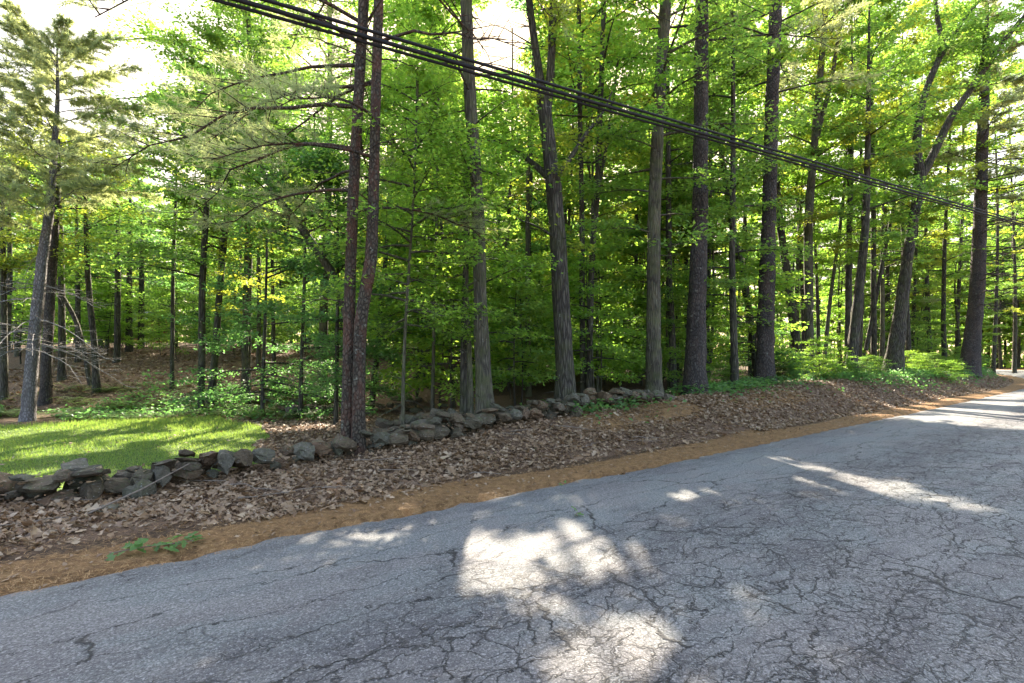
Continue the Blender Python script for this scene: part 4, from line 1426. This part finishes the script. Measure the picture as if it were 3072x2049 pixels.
(x, y), L = dead_leaves(36000, -6, 13, .6, 3.5, .086)
L *= np.exp(rl.normal(size=len(L)) * .3)
keep = (rl.random(len(x)) < smooth(.55, 1.6, sd_of(x, y)[1] + .35 * wob(x, y, 1.5, 2)) * (.45 + .55 * smooth(-.5, .3, wob(x, y, 2.1, 6) + .5 * wob(x, y, 5.0, 3))))
need_zone = (sd_of(x, y)[0] > 7) & (sd_of(x, y)[1] > 2.1) & (rl.random(len(x)) < .75)
keep &= ~need_zone
strew(x[keep], y[keep], L[keep], lobed=True)
sw = rl.uniform(-5, 11.5, 900)
x, y = xy_of(sw, d_front(sw) + rl.uniform(-.2, .5, 900))
strew(x, y, .08 * rl.uniform(.6, 1.2, 900), .7, .3, True)
(x, y), L = dead_leaves(18000, 12, 50, .8, 3.6, .10, 1.5)
strew(x, y, L)
x, y = rl.uniform(-9.5, -1, 9000), rl.uniform(8.5, 18, 9000)
keep = ~lawn_mask(x, y) & (sd_of(x, y)[1] > 3.7)
strew(x[keep], y[keep], .12 * rl.uniform(.6, 1.2, keep.sum()))
x, y = rl.uniform(-24, -8, 6000), rl.uniform(18, 32, 6000)
strew(x, y, .17 * rl.uniform(.6, 1.2, 6000))
(x, y), L = dead_leaves(1500, -6, 24, -.02, 1.0, .055)
strew(x, y, L, .3, .015)
x, y = rl.uniform(-13, -4.5, 320), rl.uniform(6, 15.5, 320)
strew(x, y, .08 * rl.uniform(.6, 1.2, 320), .4, .06)
tag(link('leaf_litter', mb.mesh('leaf_litter', M['dead_leaf'])), 'brown curled dead oak leaves covering the verge and forest floor', 'dead leaves', kind='stuff')

# pine needles on the shoulder
mb = MB()
n = 26000
s = -5 + 30 * rl.random(n) ** 1.6
d = rl.beta(1.3, 2.2, n) * 1.7 - .18
x, y = xy_of(s, d)
z = np.maximum(ground(x, y), np.where(d < .03, road_z(s) + .012, -9)) + .004
a = rl.uniform(0, 6.283, n)
l = rl.uniform(.04, .1, n)
dr = np.stack([np.cos(a), np.sin(a), rl.normal(size=n) * .15], 1)
sd_v = np.stack([-np.sin(a), np.cos(a), a * 0], 1) * .0022
c = np.stack([x, y, z], 1)
v = np.stack([c - sd_v, c + sd_v, c + dr * l[:, None] + np.array([0, 0, .006])], 1)
mb.add(v.reshape(-1, 3), np.arange(n * 3).reshape(-1, 3))
tag(link('pine_straw', mb.mesh('pine_straw', M['dead_needle'])), 'orange fallen pine needles along the road shoulder', 'pine needles', kind='stuff')

# lawn
mb = MB()
n = 110000
x, y = rl.uniform(-17, -4, n), 4.5 + 12 * rl.random(n)
keep = lawn_mask(x, y)
x, y = x[keep], y[keep]
n = len(x)
h = rl.uniform(.03, .075, n) * (1 + .5 * wob(x, y, .9, 2)) + .09 * smooth(.0, 1.0, (y - 13.3) + .3 * wob(x, y, 1.3, 1)) * rl.random(n)
c = np.stack([x, y, ground(x, y) - .005], 1)
a = rl.uniform(0, 6.283, n)
sv = np.stack([np.cos(a), np.sin(a), a * 0], 1) * .007
tip = c + np.stack([rl.normal(size=n) * .025, rl.normal(size=n) * .025, h], 1)
v = np.stack([c - sv, c + sv, tip], 1)
mb.add(v.reshape(-1, 3), np.arange(n * 3).reshape(-1, 3))
tag(link('lawn_grass', mb.mesh('lawn_grass', M['grass'])), 'short sun dappled green grass of the lawn', 'grass', kind='stuff')

# low green ground cover along the far lawn edge and on the bank
mb = MB()
n = 9000
x, y = rl.uniform(-19, -5.8, n), rl.uniform(15.4, 21, n)
k_ = (~lawn_mask(x, y)) & (wob(x, y, .8, 3) + .6 * smooth(20, 16.5, y) > .1) & ((x + 14.7) ** 2 + (y - 15.5) ** 2 > .8)
x, y = x[k_], y[k_]
sb = 8 + 44 * rl.random(16000)
xb, yb = xy_of(sb, rl.normal(3.75 - .9 * smooth(16, 30, sb), .55, 16000))
kb = wob(xb, yb, 1.0, 4) > -.15
x, y = np.append(x, xb[kb]), np.append(y, yb[kb])
n = len(x)
c = np.stack([x, y, ground(x, y) + rl.uniform(.02, .30, n)], 1)
leaf_faces(mb, c, rl.normal(size=(n, 3)) * np.array([1, 1, .3]), np.array([0, 0, 1.0]) + rl.normal(size=(n, 3)) * .4, rl.uniform(.08, .16, n), .34)
tag(link('ground_cover', mb.mesh('ground_cover', M['leaf_dark'])), 'low leafy green ground cover at the woods edge', 'ground cover', kind='stuff')


# ferns
def fern_proto(q):
    mb = MB()
    for f_ in range(9):
        az = f_ * 2 * PI / 9 + rl.normal() * .2
        L = rl.uniform(.4, .65)
        m = 12
        t = np.linspace(.1, 1, m)
        ctr = np.stack([np.cos(az) * L * t, np.sin(az) * L * t, L * (1.05 * t - .85 * t * t)], 1)
        sdv = np.array([-math.sin(az), math.cos(az), 0])
        wd = .15 * np.sin(np.pi * (t * .85 + .12))
        for sg in (-1, 1):
            tip = ctr + sg * sdv * wd[:, None] + np.array([math.cos(az), math.sin(az), -.25]) * .04
            b0 = ctr - np.array([math.cos(az), math.sin(az), 0]) * .016
            b1 = ctr + np.array([math.cos(az), math.sin(az), 0]) * .016
            mb.add(np.stack([b0, b1, tip], 1).reshape(-1, 3), np.arange(m * 3).reshape(-1, 3))
    return mb.mesh('fern', M['fern'])


fm = [fern_proto(q) for q in range(4)]
n = 0
while n < 110:
    x, y = rl.uniform(-19, -6.5), rl.uniform(15.6, 20.5)
    if lawn_mask(np.array([x]), np.array([y]))[0] or (x + 14.7) ** 2 + (y - 15.5) ** 2 < 1:
        continue
    o = link('fern', fm[n % 4])
    o.location = (x, y, g1(x, y) - .02)
    o.rotation_euler = (0, 0, rl.uniform(0, 6.28))
    k_ = rl.uniform(.8, 1.4)
    o.scale = (k_, k_, k_ * rl.uniform(.9, 1.3))
    tag(o, 'green fern clump in the fern patch between lawn and wooded slope', 'fern', 'ferns at the far lawn edge')
    n += 1

# sticks on the verge
for q in range(16):
    s, d = rl.uniform(-2.5, 9), rl.uniform(.9, 2.9)
    x, y = [float(v) for v in xy_of(s, d)]
    a, L = rl.uniform(-.5, .9), rl.uniform(.35, 1.1)
    f = np.linspace(-.5, .5, 7)
    P = np.stack([x + f * L * math.cos(a), y + f * L * math.sin(a), f * 0], 1)
    P[:, :2] += rl.normal(size=(7, 2)) * .015
    P[:, 2] = ground(P[:, 0], P[:, 1]) + .045 + rl.normal(size=7) * .008
    mb = MB()
    mb.tube(P, np.linspace(.009, .004, 7), 5, .1, cap=True, r=rl)
    tag(link('stick', mb.mesh('stick', M['stick'])), 'thin dead stick lying on the leaf covered verge', 'stick', 'sticks on the verge')
# the stick propped on the wall
x0, y0 = px_dir(88, 505, 5.6)[:2]
P = np.array([[x0, y0, g1(x0, y0) + .03], [x0 + .35, y0 + .35, g1(x0, y0) + .22], [x0 + .72, y0 + .62, g1(x0, y0) + .46]])
mb = MB()
mb.tube(P, [.012, .01, .006], 6, .05, cap=True, r=rl)
tag(link('stick', mb.mesh('stick', M['stick'])), 'long bent stick leaning up against the low wall', 'stick')


# fallen green twigs
def oak_twig(label, px, py, nleaf, ln, rz):
    Y = F * EYE / (py - HZ)
    x = (px - CX) / F * Y
    s_, d_ = [float(v) for v in sd_of(x, Y)]
    z = float(np.where(d_ < 0, road_z(s_) + .05, g1(x, Y) + .02))
    root = link('fallen_twig', None, loc=(x, Y, z))
    root.rotation_euler = (0, 0, rz)
    tag(root, label, 'twig')
    mb = MB()
    f = np.linspace(0, 1, 6)
    mb.tube(np.stack([(f - .4) * ln, .03 * np.sin(f * 5), .015 + .02 * f], 1), np.linspace(.006, .003, 6), 5)
    link('stem', mb.mesh('stem', M['stick']), root)
    lm = MB()
    w = .038
    lm.add([(0, 0, 0), (.03, w * .7, .012), (.05, w * .4, .006), (.075, w * 1.1, .016), (.095, w * .5, .006), (.13, w * .6, .01), (.155, 0, -.004),
            (.13, -w * .6, .01), (.095, -w * .5, .006), (.075, -w * 1.1, .016), (.05, -w * .4, .006), (.03, -w * .7, .012)],
           [[0, 1, 2, 10], [0, 10, 11, 11]] if False else [[0, 1, 2], [0, 2, 10], [0, 10, 11], [2, 3, 4], [2, 4, 8], [2, 8, 10], [10, 8, 9], [4, 5, 6], [4, 6, 8], [8, 6, 7]])
    lme = lm.mesh('leaf', M['leaf_dark'])
    for q in range(nleaf):
        o = link('leaf', lme, root)
        o.location = ((q / nleaf - .35) * ln + rl.normal() * .02, rl.normal() * .05, .015 + rl.random() * .04)
        o.rotation_euler = (rl.normal() * .3, rl.normal() * .25, rl.uniform(-2.2, 2.2))
        k_ = rl.uniform(.7, 1.15) * (1.0 if nleaf > 10 else .7)
        o.scale = (k_, k_, k_)


oak_twig('fallen oak twig with green leaves on the orange road shoulder', 145, 551, 24, .6, .5)
oak_twig('tiny green sprig lying near the middle of the road edge', 561, 482, 4, .12, .2)
oak_twig('small torn green twig lying on the asphalt', 579, 519, 3, .16, 1.2)

# ------------------------------------------------------------------ wires overhead
def wire(name, label, A_, B_, r, sag, group=None):
    A_, B_ = np.array(A_, float), np.array(B_, float)
    ex = (B_ - A_)
    P0, P1 = A_ - ex * 1.2, B_ + ex * 1.6
    t = np.linspace(0, 1, 60)
    P = P0 + (P1 - P0) * t[:, None]
    ta = 1.2 / 3.8
    tb = 2.2 / 3.8
    P[:, 2] += sag * (4 * (t - ta) * (t - tb))          # hangs lowest between the two known points
    mb = MB()
    mb.tube(P, np.full(60, r), 8)
    tag(link(name, mb.mesh(name, M['cable'], True)), label, 'cable', group)


CA = px_dir(341, 27, 512 * 4.6 / 339)
CB = px_dir(1024, 224, 512 * 5.9 / 142)
side = np.array([-(CB - CA)[1], (CB - CA)[0], 0])
side /= np.linalg.norm(side)
for dz, dsd, r_, lab in ((.095, .03, .014, 'uppermost thin black cable of the bundle across the woods'), (.045, -.03, .024, 'upper thick black cable of the overhead bundle'), (-.035, .0, .03, 'lower thick black cable of the overhead bundle'),
                         (-.085, .05, .022, 'lowest black cable of the overhead bundle'), (.0, .06, .010, 'thin lashing wire running in the middle of the overhead bundle')):
    wire('overhead_cable', lab, CA + np.array([0, 0, dz]) + side * dsd, CB + np.array([0, 0, dz]) + side * dsd, r_, .25)
wire('overhead_wire', 'lower thin wire crossing the upper right treetops', px_dir(622, 0, 10.3), px_dir(918, 128, 15.9), .006, .35)
wire('overhead_wire', 'upper thin wire crossing the upper right treetops', px_dir(737, 0, 10.8), px_dir(889, 76, 13.6), .006, .3)

# ------------------------------------------------------------------ red house far up the hill
hx, hy = px_dir(146, 330, 58)[:2]
hz = g1(hx, hy)
root = link('red_house', None, loc=(hx, hy, hz))
root.scale = (.62, .62, .62)
tag(root, 'small red house with white trim glimpsed through the trunks on the hill', 'house')
mb = MB()
mb.box((0, 0, 1.9), (3.4, 2.6, 2.1))
mb.add([(-3.4, -2.6, 4), (-3.4, 2.6, 4), (-3.4, 0, 5.8), (3.4, -2.6, 4), (3.4, 2.6, 4), (3.4, 0, 5.8)], [[0, 2, 1], [3, 4, 5]])
link('wall', mb.mesh('wall', M['red_paint']), root)
mb = MB()
mb.add([(-3.7, -2.9, 3.85), (3.7, -2.9, 3.85), (3.7, 0, 5.95), (-3.7, 0, 5.95), (-3.7, 2.9, 3.85), (3.7, 2.9, 3.85), (-3.7, -2.9, 3.73), (3.7, -2.9, 3.73), (3.7, 0, 5.83), (-3.7, 0, 5.83), (-3.7, 2.9, 3.73), (3.7, 2.9, 3.73)],
       [[0, 1, 2, 3], [3, 2, 5, 4], [6, 9, 8, 7], [9, 10, 11, 8], [0, 6, 7, 1], [4, 5, 11, 10], [1, 7, 8, 2], [2, 8, 11, 5], [0, 3, 9, 6], [3, 4, 10, 9]])
link('roof', mb.mesh('roof', M['shingle']), root)
for wx in (-2.1, 0.2):
    mb = MB()
    for c_, h_ in (((wx, -2.63, 3.25), (.62, .05, .06)), ((wx, -2.63, 1.75), (.62, .05, .06)), ((wx - .56, -2.63, 2.5), (.06, .05, .69)), ((wx + .56, -2.63, 2.5), (.06, .05, .69)), ((wx, -2.63, 2.5), (.5, .045, .04))):
        mb.box(c_, h_)
    f = link('window', mb.mesh('window', M['white_paint']), root)
    mb = MB()
    mb.box((wx, -2.61, 2.5), (.5, .02, .69))
    link('pane', mb.mesh('pane', M['pane']), f)
mb = MB()
mb.box((2.1, -2.63, 1.05), (.5, .05, 1.05))
link('door', mb.mesh('door', M['white_paint']), root)

nt_ = sum(len(o.data.polygons) for o in COL.objects if o.type == 'MESH')
print('TOTAL POLYS incl. copies', nt_, 'unique', sum(len(m.polygons) for m in bpy.data.meshes), 'stones', n1, 'fill', n_fill)
